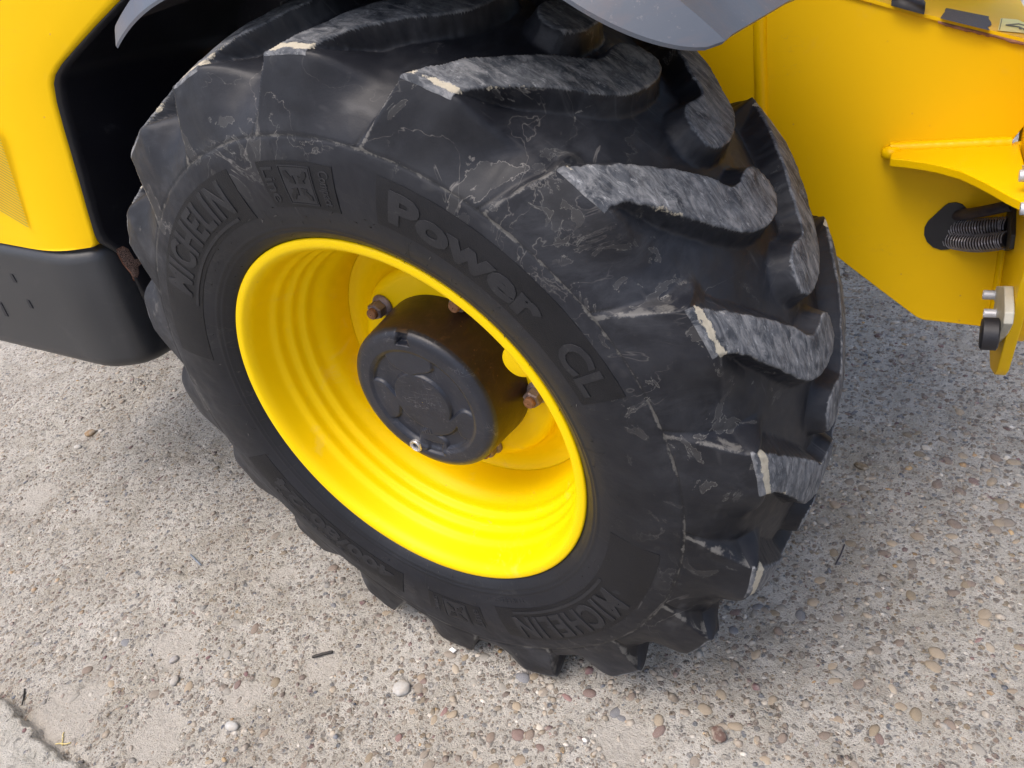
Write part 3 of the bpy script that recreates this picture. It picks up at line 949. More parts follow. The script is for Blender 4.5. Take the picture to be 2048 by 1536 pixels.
# the two square emblems: four arrowheads between two words
for (ts, te, words) in ((-5.0, 11.8, True), (171.0, 188.4, True)):
    sidepanel('lettering_panel', ts, te, .394, .4575, .0007, 'panel', TYRE)
    boxframe(ts + 5.0, te - 4.6, .399, .452, TYRE)
    sidepanel('emblem_ground', ts + 5.4, te - 5.0, .4015, .4495, .0013, 'letter', TYRE)
    sidetext('Line', ts + .9, ts + 3.6, .4015, .4495, .0003, .0015, 'letter', TYRE, radial=True, bold=.01)
    sidetext('Compact', te - 3.6, te - .9, .4015, .4495, .0003, .0015, 'letter', TYRE, radial=True, bold=.01)
    tc, rc = (ts + te) / 2 + .2, .4255
    for sx in (-1, 1):
        for sy in (-1, 1):
            # arrow pointing to the centre
            pts = [(.13, .13), (.64, .20), (.52, .33), (.88, .62), (.88, .90), (.62, .90), (.36, .52), (.20, .62)]
            V = [side_pt(tc + sx * a * 2.9, rc + sy * b * .0215, .0021) for a, b in pts] + [side_pt(tc + sx * a * 2.9, rc + sy * b * .0215, .0006) for a, b in pts]
            n = len(pts)
            pyd('arrow_mark', V, [tuple(range(n))] + [(i, (i + 1) % n, n + (i + 1) % n, n + i) for i in range(n)], 'panel', TYRE, smooth=False)

# mould marks and rubber whiskers
V = []; Fc = []


def spike(p, d, r):
    b0 = len(V)
    a = d.cross(Vector((.3, .5, .8))).normalized() * r; b = d.cross(a).normalized() * r
    V.extend([p + a, p + b, p - a, p - b, p + d]); Fc.extend([(b0, b0 + 1, b0 + 4), (b0 + 1, b0 + 2, b0 + 4), (b0 + 2, b0 + 3, b0 + 4), (b0 + 3, b0, b0 + 4)])


for k in range(150):
    t = random.uniform(0, 360); r = random.choice([.345, .372, .372, .380, .388, .395, .3365])
    p = side_pt(t, r + random.uniform(-.003, .003), 0)
    d = (Vector((0, -1, 0)) * random.uniform(.3, 1) + Vector((random.uniform(-1, 1), 0, random.uniform(-1, 1)))).normalized()
    spike(p, d * random.uniform(.003, .0065), .0006)
for t in range(0, 360, 9):                                  # fine mould seams across the bead
    for (ra, rb) in ((.334, .350),) if t % 27 else ((.334, .392),):
        tt = t + random.uniform(-2, 2); b0 = len(V)
        for r in np.linspace(ra, rb, 6): V.extend([side_pt(tt, r, .0006), side_pt(tt + .13, r, .0006)])
        for i in range(5): Fc.append((b0 + 2 * i, b0 + 2 * i + 1, b0 + 2 * i + 3, b0 + 2 * i + 2))
wh = pyd('mould_whiskers', V, Fc, 'hair', TYRE, smooth=False); wh['kind'] = 'stuff'

# ---- rim
RIM = lathe('rim', smoothprof([(.006, .3300), (.0005, .3345), (-.0035, .3355), (-.0060, .3342), (-.0070, .3310), (-.0068, .3255), (-.0050, .3205), (.0005, .3155), (.010, .3115), (.028, .3085),
                               (.040, .3060), (.047, .3015), (.053, .2985), (.066, .2975), (.073, .2935), (.079, .2890), (.091, .2880), (.098, .2835), (.104, .2790),
                               (.118, .2775), (.128, .2730), (.140, .2665), (.155, .2625), (.175, .2600), (.196, .2585), (.199, .2575)], 3), 'rimyellow', LOADER, 240)
lathe('rim_back_flange', [(.199, .2575), (.30, .258), (.36, .30), (.40, .33)], 'rimyellow', RIM, 96)
lathe('seam_gap', [(.1988, .2585), (.2005, .2555), (.203, .2555)], 'drum', RIM, 160)
lathe('wheel_disc', smoothprof([(.1965, .2575), (.1975, .2545), (.201, .248), (.203, .238), (.2015, .226), (.192, .208), (.182, .200), (.172, .196), (.166, .186), (.1645, .17), (.1640, .10)], 4), 'rimyellow', RIM, 200)

# valve guard boss between hub and barrel
bp = wp(64.5, .219, 0)
bo = Vector((bp.x, .088, bp.z))
outw = Vector((math.sin(64.5 * D2R), 0, math.cos(64.5 * D2R)))
lathe('valve_guard', [(0, .001), (0, .024), (.0015, .0265), (.004, .0275), (.03, .0280), (.10, .0285)], 'rimyellow', RIM, 48, origin=bo, axis=(0, 1, 0), autosmooth=60)
vb = bmesh.new()


# wheel nuts
def nut(th, r, ybase, rot):
    c = wp(th, r, ybase)
    ax = Vector((0, -1, 0))
    V = []; Fc = []
    nseg = 36
    # flange
    prof = [(.000, .0185), (.003, .0185), (.006, .0165), (.0075, .0150)]
    base = lathe('wheel_nut', [(0, .0205), (.003, .0205), (.0065, .0182), (.0085, .0160), (.0088, .001)], 'nut', RIM, 40, origin=c, axis=ax, autosmooth=50)
    hexo = []
    vs = []
    for (y, rr) in ((.006, .0158), (.0235, .0158), (.0262, .0138), (.0262, .001)):
        for k in range(6):
            w = 2 * PI * k / 6 + rot
            vs.append(c + ax * y + Vector((math.cos(w) * rr, 0, math.sin(w) * rr)))
    fs = [(i * 6 + k, i * 6 + (k + 1) % 6, (i + 1) * 6 + (k + 1) % 6, (i + 1) * 6 + k) for i in range(3) for k in range(6)]
    me = base.data
    bm = bmesh.new(); bm.from_mesh(me)
    nv = [bm.verts.new(v) for v in vs]
    for f in fs:
        fc = bm.faces.new([nv[i] for i in f])
    bmesh.ops.recalc_face_normals(bm, faces=bm.faces)
    # stud end, rusty: second material
    pr = [(.02, .0098), (.0330, .0098), (.0350, .0082), (.0352, .001)]
    ring = []
    for (y, rr) in pr:
        ring.append([bm.verts.new(c + ax * y + Vector((math.cos(2 * PI * k / 20) * rr, 0, math.sin(2 * PI * k / 20) * rr))) for k in range(20)])
    for i in range(3):
        for k in range(20):
            f = bm.faces.new([ring[i][k], ring[i][(k + 1) % 20], ring[i + 1][(k + 1) % 20], ring[i + 1][k]]); f.material_index = 1
    for f in bm.faces:
        if len(f.verts) == 4: f.smooth = True
    bmesh.ops.recalc_face_normals(bm, faces=bm.faces)
    bm.to_mesh(me); bm.free()
    me.materials.append(M['rust'])
    me.set_sharp_from_angle(angle=math.radians(30))
    return base


for i, a in enumerate((-45.0, 24.5, 97.0, 168.0, 241.0)):
    nut(a, .1665, .163, .3 + i * .7)

# ---- hub: tapered drum with a moulded cover on its face
HUB = lathe('hub_drum', smoothprof([(.068, .1370), (.075, .1405), (.085, .1418), (.11, .1436), (.14, .1458), (.168, .1478), (.30, .15)], 4), 'drum', LOADER, 160)


def build_cap():
    nr_, nt_ = 110, 360
    rs = np.concatenate([np.linspace(0.0005, .122, nr_), np.array([.1245, .127, .1295, .1318, .1340, .1358, .1373, .1386, .1398, .1406])])
    th = np.arange(nt_) * 2 * PI / nt_
    Rg, T = np.meshgrid(rs, th, indexing='ij')
    Td = (np.degrees(T) + 180) % 360 - 180
    y = np.where(Rg < .122, .0615, .0615)
    q = np.clip((Rg - .122) / (.1406 - .122), 0, 1)
    y = y + .014 * (1 - np.sqrt(np.clip(1 - q ** 2, 0, 1)))
    y = y + .0035 * sstep(.108, .100, Rg)            # dished face
    def pocket(tc, tw, r0, r1, depth, soft=.0028):
        dt = np.abs((Td - tc + 180) % 360 - 180) * D2R * Rg
        lim = tw * D2R * (r0 + r1) / 2 * (1 - .25 * np.sin((Rg - r0) / (r1 - r0) * 3.14159))
        dr = np.maximum(r0 - Rg, Rg - r1)
        d = np.maximum(dt - lim, dr)
        return depth * sstep(soft, -soft, d)
    for tc, tw, r0, r1 in ((-50, 27, .058, .099), (62, 42, .0565, .098), (-139, 22, .060, .100), (150, 20, .072, .097), (-176, 10, .09, .112)):
        y = y + pocket(tc, tw, r0, r1, .0052)
    # square notch at the top of the rim of the cap
    y = y + pocket(2.0, 5.6, .117, .150, .013, .0016)
    # tiny raised mark near the drain plug
    for k in range(4):
        cx, cz = wp(-168, .066, 0).x - .008 + k * .0055, wp(-168, .066, 0).z - ZC
        y = y - .0009 * ((np.abs(np.sin(T) * Rg - cx) < .0016) & (np.abs(np.cos(T) * Rg - cz) < .006))
    V = np.stack([np.sin(T) * Rg, y, ZC + np.cos(T) * Rg], -1).reshape(-1, 3)
    n = len(rs)
    idx = np.arange(n * nt_).reshape(n, nt_); j2 = np.roll(idx, -1, 1)
    Fq = np.stack([idx[:-1], idx[1:], j2[1:], j2[:-1]], -1).reshape(-1, 4)
    return npmesh('hub_cap', V, Fq, 'cap', HUB)


CAP = build_cap()
pc = wp(-154.5, .114, .0645)
lathe('drain_plug', [(0, .0128), (-.004, .0128), (-.0062, .0116), (-.0066, .0098), (-.0052, .0080), (-.0050, .0058), (-.0018, .0055), (-.0015, .0005)], 'steel', HUB, 40,
      origin=pc, axis=(0, 1, 0), autosmooth=35)

# ---- mudguard over the wheel: skirt + top sheet, its two ends show
def build_guard():
    th = np.linspace(-27.2, 46.3, 120)
    # cross-section: (y, radial offset from crease)
    sect_o = [(.016, -.042), (.022, -.034), (.042, -.008), (.050, .000), (.066, .003), (.25, .004), (.46, .004)]
    rows = []
    for t in th:
        u = (t + 27.2) / 73.5
        R0 = .704 + .060 * sstep(.45, .85, u)
        k_ = math.sqrt(max(0.0, 1 - max(0.0, (u - .86) / .14) ** 2)) ** 1.25 * (.60 + .40 * sstep(.0, .35, u))
        rows.append([wp(t + sstep(.6, 1, u) * max(0, y_ - .05) ** 1.5 * 11, R0 - .03 * sstep(.6, 1, u) * max(0, y_ - .05) / .4 + (o_ if y_ > .05 else o_ * k_), y_ if y_ >= .05 else .05 + (y_ - .05) * k_) for (y_, o_) in sect_o])
    V = []; Fc = []
    ns = len(sect_o); nn = len(th)
    for lay, dr in ((0, 0), (1, -.004)):
        for r in rows:
            for p in r:
                c = Vector((p.x, 0, p.z - ZC)); c.normalize()
                V.append(p + c * dr)
    q = lambda i, j, l=0: l * ns * nn + i * ns + j
    for i in range(nn - 1):
        for j in range(ns - 1):
            Fc.append((q(i, j), q(i + 1, j), q(i + 1, j + 1), q(i, j + 1))); Fc.append((q(i, j, 1), q(i, j + 1, 1), q(i + 1, j + 1, 1), q(i + 1, j, 1)))
        Fc.append((q(i, 0), q(i, 0, 1), q(i + 1, 0, 1), q(i + 1, 0))); Fc.append((q(i, ns - 1), q(i + 1, ns - 1), q(i + 1, ns - 1, 1), q(i, ns - 1, 1)))
    for j in range(ns - 1):
        Fc.append((q(0, j), q(0, j + 1), q(0, j + 1, 1), q(0, j, 1))); Fc.append((q(nn - 1, j), q(nn - 1, j, 1), q(nn - 1, j + 1, 1), q(nn - 1, j + 1)))
    o = pyd('mudguard', V, Fc, 'guard', LOADER, autosmooth=30)
    o.data.materials.append(M['guardin'])
    for p in o.data.polygons:
        if p.normal.dot(Vector((p.center.x, 0, p.center.z - ZC)).normalized()) < -.5: p.material_index = 1
    return o


build_guard()

# ---- left side: body panel, step box, wheel-arch liner
BF = -.010                                             # front plane of the bodywork in the machine frame
curve_px = [(300, -60), (232, 8), (190, 52), (150, 96), (122, 128), (109, 150), (106, 168), (112, 205), (124, 250), (140, 305), (158, 368), (176, 432), (188, 472), (193, 488), (188, 494), (175, 496)]
CHN = Vector((.3757, -.9267, 0)); CHD = CHN.dot(Vector((-.779, BF, 0)))
CHW = MM @ CHN


def CH(px, py): return MM.transposed() @ on_plane(px, py, CHW, CHD)      # the slanted corner face of the bodywork


edge = [CH(x, y) for x, y in curve_px]
def bez(p0, p1, p2, n):
    return [tuple((1 - t) ** 2 * a + 2 * t * (1 - t) * b + t * t * c for a, b, c in zip(p0, p1, p2)) for t in (i / n for i in range(n + 1))]


n = len(edge)
cols = []
for e in edge:
    q_ = (-.779, BF, e.z)
    arc = bez((-.845, BF, e.z + .007), q_, tuple(Vector(q_).lerp(e, .62)), 10)
    lip = bez(tuple(e.lerp(Vector(q_), .10)), tuple(e), (e.x - .004, e.y + .010, e.z), 4)
    cols.append([(-1.7, BF, e.z + .105), (-.98, BF, e.z + .024)] + arc + lip + [(e.x - .012, e.y + .045, e.z)])
V = [p for c_ in cols for p in c_]; w_ = len(cols[0])
Fc = [(i * w_ + j, i * w_ + j + 1, (i + 1) * w_ + j + 1, (i + 1) * w_ + j) for i in range(n - 1) for j in range(w_ - 1)]
bd = pyd('body_panel', V, Fc, 'yellow', LOADER, machine=True, autosmooth=70)
# printed stripes
V = []; Fc = []
for k in range(30):
    py = 455 - k * 6.4
    x1 = 57 - k * 2.05
    if x1 < -6: break
    a = B(x1, py - 2, BF - .0030); b = B(-30, py - 2 - (x1 + 30) * .60, BF - .0030)
    c = B(-30, py + 0.4 - (x1 + 30) * .60, BF - .0030); d = B(x1, py + .4, BF - .0030)
    n0 = len(V); V += [MM @ a, MM @ b, MM @ c, MM @ d]; Fc.append((n0, n0 + 1, n0 + 2, n0 + 3))
pyd('striped_decal', V, Fc, 'stripe', bd, smooth=False)


def build_box():
    # plan outline in the machine frame (a, b), going from far left to deep inside; three heights rows
    a1 = -.779; a2 = -.698  # corner of the front face, side face
    zt = .835; zb = .582
    plan = [(-1.7, BF)] + bez((-.835, BF), (a1, BF), (-.752, .001), 6) + bez((-.725, .012), (-.702, .022), (a2, .055), 6) + [(a2, .8), (-1.7, .8)]
    V = []; Fc = []
    rows = [(.850, .034), (.8465, .027), (.838, .015), (.827, .005), (.817, .001), (.805, .0), (zb + .020, .0), (zb + .008, .002), (zb - .003, .008), (zb - .011, .018), (zb - .015, .032), (zb - .016, .06)]
    n = len(plan)
    for z, ins in rows:
        for (a, b) in plan:
            aa = a - ins if a > -1 else a
            bb = b + ins if b < .5 else b
            zz = z + .11 * (a1 - min(a, a1))
            V.append((aa, bb, zz))
    for i in range(len(rows) - 1):
        for k in range(n):
            Fc.append((i * n + k, i * n + (k + 1) % n, (i + 1) * n + (k + 1) % n, (i + 1) * n + k))
    Fc.append(tuple(range(n))); Fc.append(tuple(range((len(rows)) * n - 1, (len(rows) - 1) * n - 1, -1)))
    o = pyd('step_box', V, Fc, 'box', LOADER, machine=True, autosmooth=55)
    # shallow moulded marks on its face
    for (pts) in ([(18, 548), (24, 549), (33, 565), (27, 565)], [(52, 600), (57, 601), (66, 617), (60, 616)], [(-4, 604), (2, 606), (16, 633), (10, 632)]):
        q = [MM @ B(x, y, BF - .0015) for x, y in pts]
        prism('moulded_slot', q, VY * .006, 'port', o, bevel=0)
    return o, a2


BOX, AL = build_box()


def build_liner():
    # inner wheel-arch sheet: follows the body panel edge and runs inwards
    crv = [CH(x, y) for x, y in curve_px[:13]]
    crv = [Vector((p.x - .006, p.y + .004, p.z)) for p in crv]
    crv += [Vector((AL + .001, .030, .842)), Vector((AL + .0015, .066, .800)), Vector((AL + .0015, .070, .70)), Vector((AL + .0015, .080, .62)), Vector((AL + .0015, .105, .578))]
    V = []; Fc = []
    fr = [0, .03, .15, .5, 1.0]
    for t in fr:
        for p in crv: V.append((p.x, p.y + (.85 - p.y) * t, p.z))
    n = len(crv)
    for i in range(len(fr) - 1):
        for k in range(n - 1): Fc.append((i * n + k, i * n + k + 1, (i + 1) * n + k + 1, (i + 1) * n + k))
    o = pyd('wheel_arch_liner', V, Fc, 'black', LOADER, machine=True, autosmooth=40)
    sm = o.modifiers.new('thick', 'SOLIDIFY'); sm.thickness = .004; sm.offset = -1
    return o


BOX_T = B(118, 527, BF).z
LIN = build_liner()
# flaked rust patch above the box edge, lying on the liner
rp = [(226, 492), (243, 484), (256, 490), (272, 515), (291, 514), (290, 527), (281, 534), (283, 552), (279, 562), (266, 561), (262, 548), (245, 528)]
aL = AL + .0045
ctr = Vector((0, 0, 0)); rpv = [A(x, y, aL) for x, y in rp]
for p in rpv: ctr += p / len(rpv)
V = [tuple(p) for p in rpv] + [tuple(ctr + (p - ctr) * .66 + Vector((.0015, -.004, 0))) for p in rpv] + [tuple(ctr + Vector((.0015, -.004, 0)))]
n = len(rpv)
rpo = pyd('rust_patch', V, [(i, (i + 1) % n, n + (i + 1) % n, n + i) for i in range(n)] + [(n + i, n + (i + 1) % n, 2 * n) for i in range(n)], 'rustpatch', LIN, machine=True)
at = rpo.data.attributes.new('rimmask', 'FLOAT', 'POINT'); at.data.foreach_set('value', [1.0] * n + [0.0] * (n + 1))

# ---- right side: chassis side plate with all that is fixed to it
BP = .458
pl_px = [(1180, -220), (1180, 300), (1500, 330), (1620, 470), (1692, 528), (1760, 580), (1832, 634), (1846, 640), (1900, 646), (1952, 652), (2010, 660), (2010, 300), (2090, 200), (2090, 110),
         (2048, 84), (1985, 68), (1900, 47), (1830, 29), (1790, 18), (1740, 4), (1660, -18), (1560, -60), (1450, -150)]
PLATE = prism('chassis_plate', [MM @ B(x, y, BP) for x, y in pl_px], VY * .02, 'yellow', LOADER, bevel=.0015)
pe = [B(x, y, BP) for x, y in pl_px[13:]]


def top_plate():
    # lid of the chassis beam: its edge overhangs the side plate slightly, its face rises away
    V = []; Fc = []
    n = len(pe)
    for (db, dz) in ((-.006, .0), (-.006, .005), (.52, .011), (.52, .0)):
        for p in pe: V.append((p.x, p.y + db, p.z + dz))
    for i in range(3):
        for k in range(n - 1): Fc.append((i * n + k, i * n + k + 1, (i + 1) * n + k + 1, (i + 1) * n + k))
    for k in range(n - 1): Fc.append((3 * n + k, 3 * n + k + 1, k + 1, k))
    Fc.append((0, n, 2 * n, 3 * n)); Fc.append((n - 1, 4 * n - 1, 3 * n - 1, 2 * n - 1))
    return pyd('top_plate', V, Fc, 'yellow', PLATE, machine=True, autosmooth=30)


TOP = top_plate()


def on_top(px, py):
    """photo pixel -> the lid's face: walk the ray until it meets the lid height profile"""
    xs_ = [p.x for p in pe][::-1]; zs_ = [p.z + .005 for p in pe][::-1]
    best = None
    k = MM.transposed() @ ray(px, py); o = MM.transposed() @ CAM
    for i in range(4000):
        t = .8 + i * .0005
        p = o + k * t
        zt_ = float(np.interp(p.x, xs_, zs_)) if xs_[0] < xs_[-1] else float(np.interp(p.x, xs_[::-1], zs_[::-1]))
        zt_ += .006 * (p.y - BP + .006) / .526
        if p.y > BP - .02 and p.z <= zt_: return Vector((p.x, p.y, zt_))
    return p


def decal_on_top(name, c4, mat, lift, parent, jag=0.0, nu=24, nv=5):
    """c4: near-left, far-left, far-right, near-right in the photo"""
    q = [on_top(x, y) for x, y in c4]
    V = []; Fc = []
    xs_ = [p.x for p in pe][::-1]; zs_ = [p.z + .005 for p in pe][::-1]
    for i in range(nu + 1):
        for j in range(nv + 1):
            u, v = i / nu, j / nv
            if jag and i >= nu - 1: u += random.uniform(-jag, jag)
            if jag and i == 0: u += random.uniform(-jag, jag) * .25
            a_ = q[0].lerp(q[3], u); b_ = q[1].lerp(q[2], u); p = a_.lerp(b_, v)
            z_ = float(np.interp(p.x, xs_, zs_)) + .006 * (p.y - BP + .006) / .526
            V.append((p.x, p.y, z_ + lift))
    for i in range(nu):
        for j in range(nv):
            k = i * (nv + 1) + j; Fc.append((k, k + nv + 1, k + nv + 2, k + 1))
    return pyd(name, V, Fc, mat, parent, smooth=False, machine=True)


decal_on_top('black_patch', ((1881, 41), (1893, 17.6), (1981, 35), (1978, 63.5)), 'tape', .0012, TOP, jag=.05)
stk = decal_on_top('warning_sticker', ((1995, 63), (2001, 38), (2090, 50), (2090, 84)), 'sticker', .0012, TOP)
for c4 in (((2011, 53.5), (2011, 51.5), (2085, 51.0), (2085, 54)), ((2011, 53.5), (2013, 51.5), (2085, 73), (2085, 77)), ((1998, 62), (2003, 39), (2004.5, 39.3), (1999.5, 62.3)),
           ((2037, 61), (2037.5, 56), (2043, 57), (2043, 61.5)), ((2046, 62), (2046.5, 59), (2056, 60), (2056, 63))):
    decal_on_top('sticker_print', c4, 'ink', .0018, stk, nu=6, nv=1)
# grommet
g0 = [on_top(x, y) for x, y in [(1782, 12), (1790, 5), (1805, 3), (1825, 6), (1840, 12), (1850, 20), (1848, 30), (1815, 22)]]
gc = sum(g0, Vector()) / len(g0)
V = []; Fc = []
n = len(g0)
for s_, z_ in ((1.0, .0005), (1.0, .010), (.80, .015), (.45, .012), (.01, .011)):
    for p in g0:
        q = gc + (p - gc) * s_; V.append((q.x, q.y, q.z + z_))
for i in range(4):
    for k in range(n): Fc.append((i * n + k, i * n + (k + 1) % n, (i + 1) * n + (k + 1) % n, (i + 1) * n + k))
pyd('rubber_grommet', V, Fc, 'port', TOP, machine=True, autosmooth=70)
# chipped bare edge under the lid
V = []; Fc = []
ex_px = np.linspace(1876, 2075, 46)
for i, x in enumerate(ex_px):
    yb = np.interp(x, [1790, 1830, 1900, 1985, 2048, 2090], [18, 29, 47, 68, 84, 95]) + 3.5
    w_ = 3.0 + 3.5 * float(vnoise(np.array([x * .12]), np.array([1.0]), 3)[0]) * min(1, i / 6)
    V += [B(x, yb - 3.0, BP - .0068), B(x, yb - 3.0 + w_ + 2, BP - .0068), B(x, yb - 3.0 + w_ + 2.2, BP - .0040), B(x, yb - 3.0, BP - .0040)]
for i in range(len(ex_px) - 1):
    for j in range(4): Fc.append((i * 4 + j, i * 4 + (j + 1) % 4, (i + 1) * 4 + (j + 1) % 4, (i + 1) * 4 + j))
pyd('chipped_edge', V, Fc, 'primer', TOP, machine=True)

# black sheet added to stand for the darkness inside the wheel arch, beside the chassis
ip = B(1345, 85, BP - .012)
prism('arch_shade_sheet', [MM @ Vector((a_, BP - .012, z_)) for a_, z_ in ((-.80, .72), (ip.x - .10, .72), (ip.x, ip.z - .1), (ip.x + .012, ip.z + .3), (-.5, ip.z + .3))], VY * .006, 'black', LOADER, bevel=0)

# weld bead: a ribbed vertical run
wpx = [(1520, -10 + i * 6) for i in range(45)]
pts = []; rad = []
for i, (x, y) in enumerate(wpx):
    p = B(x + .5 * math.sin(i * .23) + (y / 60.0), y, BP + .005); pts.append(MM @ p); rad.append(.0118 + .00012 * math.sin(i * 1.9))
tube('weld_bead', pts, rad, 'weld', PLATE, 14)
# gusset: horizontal tapering web welded to the plate and the flange
gz = B(1778, 297, BP).z
gi = [B(1784, 298, BP), B(1850, 300, BP), B(1950, 303, BP), B(2018, 305, BP)]
go = [Cc(1780, 317, gz), Cc(1812, 320, gz), Cc(1850, 325, gz), Cc(1880, 331, gz), Cc(1921, 342, gz), Cc(1950, 355, gz), Cc(1980, 370, gz), Cc(2020, 392, gz), Cc(2046, 404, gz), Cc(2070, 412, gz)]
gi.append(Vector((go[-1].x, BP, gz)))
out = [MM @ Vector((p.x, p.y, gz)) for p in gi] + [MM @ Vector((p.x, p.y, gz)) for p in go[::-1]]
GUS = prism('gusset_web', out, -GU * .0125, 'yellow', PLATE, bevel=.0018)
pts = []; rad = []
for i in range(50):
    x = 1780 + i * 4.9
    p = B(x, 302 + i * .10, BP - .004); p.z = gz + .001; pts.append(MM @ p); rad.append(.0095 + .0002 * math.sin(i * 1.3) + random.uniform(-.00015, .00015))
tube('weld_bead', pts, rad, 'weld', PLATE, 12)
lathe('weld_bead', [(-.010, .001), (-.009, .010), (-.004, .0145), (.004, .0145), (.009, .010), (.010, .001)], 'weld', PLATE, 24, origin=MM @ Vector((B(1782, 312, BP).x, BP - .010, gz - .004)), axis=tuple(GU), autosmooth=80)

# front flange at the right frame edge: thick upright plate, seen edge-on
fl_px = [(2018, 305), (2045, 300), (2120, 300), (2120, 700), (2030, 742), (2012, 747), (1985, 745), (1981, 730), (1984, 690), (2000, 560), (2012, 440)]
FLX = .832
outl = [Vector((FLX, BP + .05, .50)), Vector((FLX, .430, .486)), Vector((FLX, .410, .487)), Vector((FLX, .345, .512)), Vector((FLX, .318, .535)), Vector((FLX, .201, .748)), Vector((FLX, .15, .85)), Vector((FLX, .15, gz + .6)), Vector((FLX, BP + .05, gz + .6))]
FL = prism('frame_flange', [MM @ p for p in outl], VX * .016, 'yellow', LOADER, bevel=.002)
fo2 = [Vector((FLX + .016, p.y + .03, p.z + .045)) for p in outl]
prism('backing_plate', [MM @ p for p in fo2], VX * .02, 'yellow', FL, bevel=.003)
# small fillet of weld in the corner between side plate and flange
tube('weld_bead', [MM @ Vector((FLX - .002, BP - .001, z_)) for z_ in np.linspace(.53, gz, 12)], .008, 'weld', FL, 10)

# port in the plate and the services that run out of it
pp = [(1848, 470), (1849, 455), (1856, 443), (1872, 428), (1888, 413), (1897, 407), (1912, 405), (1925, 409), (1934, 418), (1936, 430), (1934, 441), (1925, 455), (1915, 478), (1910, 492), (1898, 499), (1882, 500), (1866, 495), (1854, 484)]
PORT = prism('hose_port', [MM @ B(x, y, BP - .003) for x, y in pp], VY * .002, 'port', PLATE, bevel=0)
hz = 0


def hose(px0, px1, bend, r, name='hydraulic_hose', spring=True):
    p0 = B(px0[0], px0[1], BP + .01); p1 = A(px1[0], px1[1], FLX - .004)
    pts = []
    for i in range(41):
        t = i / 40
        q = p0.lerp(p1, t)
        q = q + Vector((0, -1, 0)) * bend[0] * math.sin(PI * min(1, t * 1.1)) + Vector((0, 0, -1)) * bend[1] * math.sin(PI * t)
        pts.append(MM @ q)
    o = tube(name, pts, r, 'hose' if spring else 'pipe', PLATE, 14)
    if spring:
        turns = 22; N_ = turns * 14; sp = []
        for i in range(N_ + 1):
            t = i / N_; f_ = t * 40; k = min(39, int(f_)); c = pts[k].lerp(pts[k + 1], f_ - k)
            tg = (pts[k + 1] - pts[k]).normalized(); a = tg.cross(Vector((0, 0, 1))).normalized(); b = tg.cross(a)
            w = 2 * PI * turns * t
            sp.append(c + a * math.cos(w) * (r + .0030) + b * math.sin(w) * (r + .0030))
        tube('spring_guard', sp, .0009, 'spring', o, 6)
    return o


hose((1906, 457), (2016, 452), (.008, -.003), .0105)
hose((1896, 478), (2016, 480), (.008, .003), .0105)
hose((1905, 431), (2026, 411), (.010, -.002), .0085, 'steel_pipe', False)
bpx = [(2012, 405), (2024, 400), (2022, 470), (2018, 498), (2008, 502), (2004, 490), (2010, 440)]
prism('clamp_plate', [MM @ A(x, y, FLX - .006) for x, y in bpx], VX * .006, 'port', PLATE, bevel=.001)


def bolt(px, py, a, parent, r=.0072, l=.016):
    p = A(px, py, a)
    return lathe('cap_screw', [(-.004, .001), (-.0035, r * .45), (-l + .0005 + .006, r * .45), (-l, r * .55), (-l, r * .9), (-l + .001, r), (-.0005, r), (0, r * 1.35), (.002, r * 1.35)], 'bolt', parent, 28,
                 origin=MM @ p, axis=tuple(VX), autosmooth=35)


bk_px = [(1992, 572), (2008, 572), (2009, 602), (2009, 625), (2006, 648), (1998, 666), (1984, 684), (1980, 668), (1982, 640), (1990, 600)]


def bracket(a0, th):
    q = [A(x, y, a0) for x, y in bk_px]
    return prism('stop_bracket', [MM @ p for p in q], VX * th, 'bracket', FL, bevel=.002)


for b_, z_ in ((.22, .862), (.155, .842)):
    lathe('cap_screw', [(0, .001), (0, .0068), (.001, .0075), (.016, .0075), (.0165, .0098), (.019, .0098)], 'bolt', FL, 28, origin=MM @ Vector((.813, b_, z_)), axis=tuple(VX), autosmooth=35)
prism('upper_bracket', [MM @ A(x, y, FLX - .008) for x, y in [(2044, 330), (2060, 330), (2060, 440), (2048, 436), (2044, 400), (2042, 370)]], VX * .008, 'bracket', FL, bevel=.001)
bk = bracket(FLX - .012, .0118)
bolt(1990, 590, FLX - .012, bk); bolt(1992, 628, FLX - .012, bk)
pq = A(1984, 668, FLX - .020)
lathe('rubber_stop', [(-.014, .001), (-.014, .020), (-.012, .023), (.006, .023), (.008, .020), (.008, .001)], 'port', bk, 40, origin=MM @ pq, axis=tuple(VX), autosmooth=40)

# cab and engine bay above and behind, out of the picture, closing the sky off on that side
prism('cab_body', [MM @ Vector((a_, .52, z_)) for a_, z_ in ((-2.4, .85), (-.75, .85), (-.45, 1.40), (.55, 1.42), (.50, 2.35), (-2.4, 2.35))], VY * 1.3, 'box', LOADER, bevel=.03)
prism('boom_beam', [MM @ Vector((a_, .22, z_)) for a_, z_ in ((-.25, 1.50), (.80, 1.44), (.90, 1.80), (-.25, 1.95))], VY * .34, 'yellow', LOADER, bevel=.02)  # unseen boom, added overhead to shade the side plate and tyre
# rest of the machine beyond the plate: the belly of the chassis beam
bl = B(1832, 634, BP); br = B(1952, 652, BP)
prism('chassis_far_side', [MM @ Vector((x_, BP + .55, z_)) for x_, z_ in ((-.9, bl.z + .25), (-.2, bl.z + .1), (bl.x, bl.z + .05), (FLX, br.z + .05), (FLX, gz + .4), (-.9, gz + .5))], VY * .02, 'yellow', LOADER, bevel=0)
lathe('axle_beam', [(.17, .10), (.30, .085), (.42, .08), (.9, .08), (1.4, .1)], 'drum', LOADER, 32, origin=(0, 0, ZC), axis=(0, 1, 0))

# ------------------------------------------------------------------ loose bits on the concrete
def tagt(o, label, cat, group=None):
    o['label'] = label; o['category'] = cat
    if group: o['group'] = group
    return o


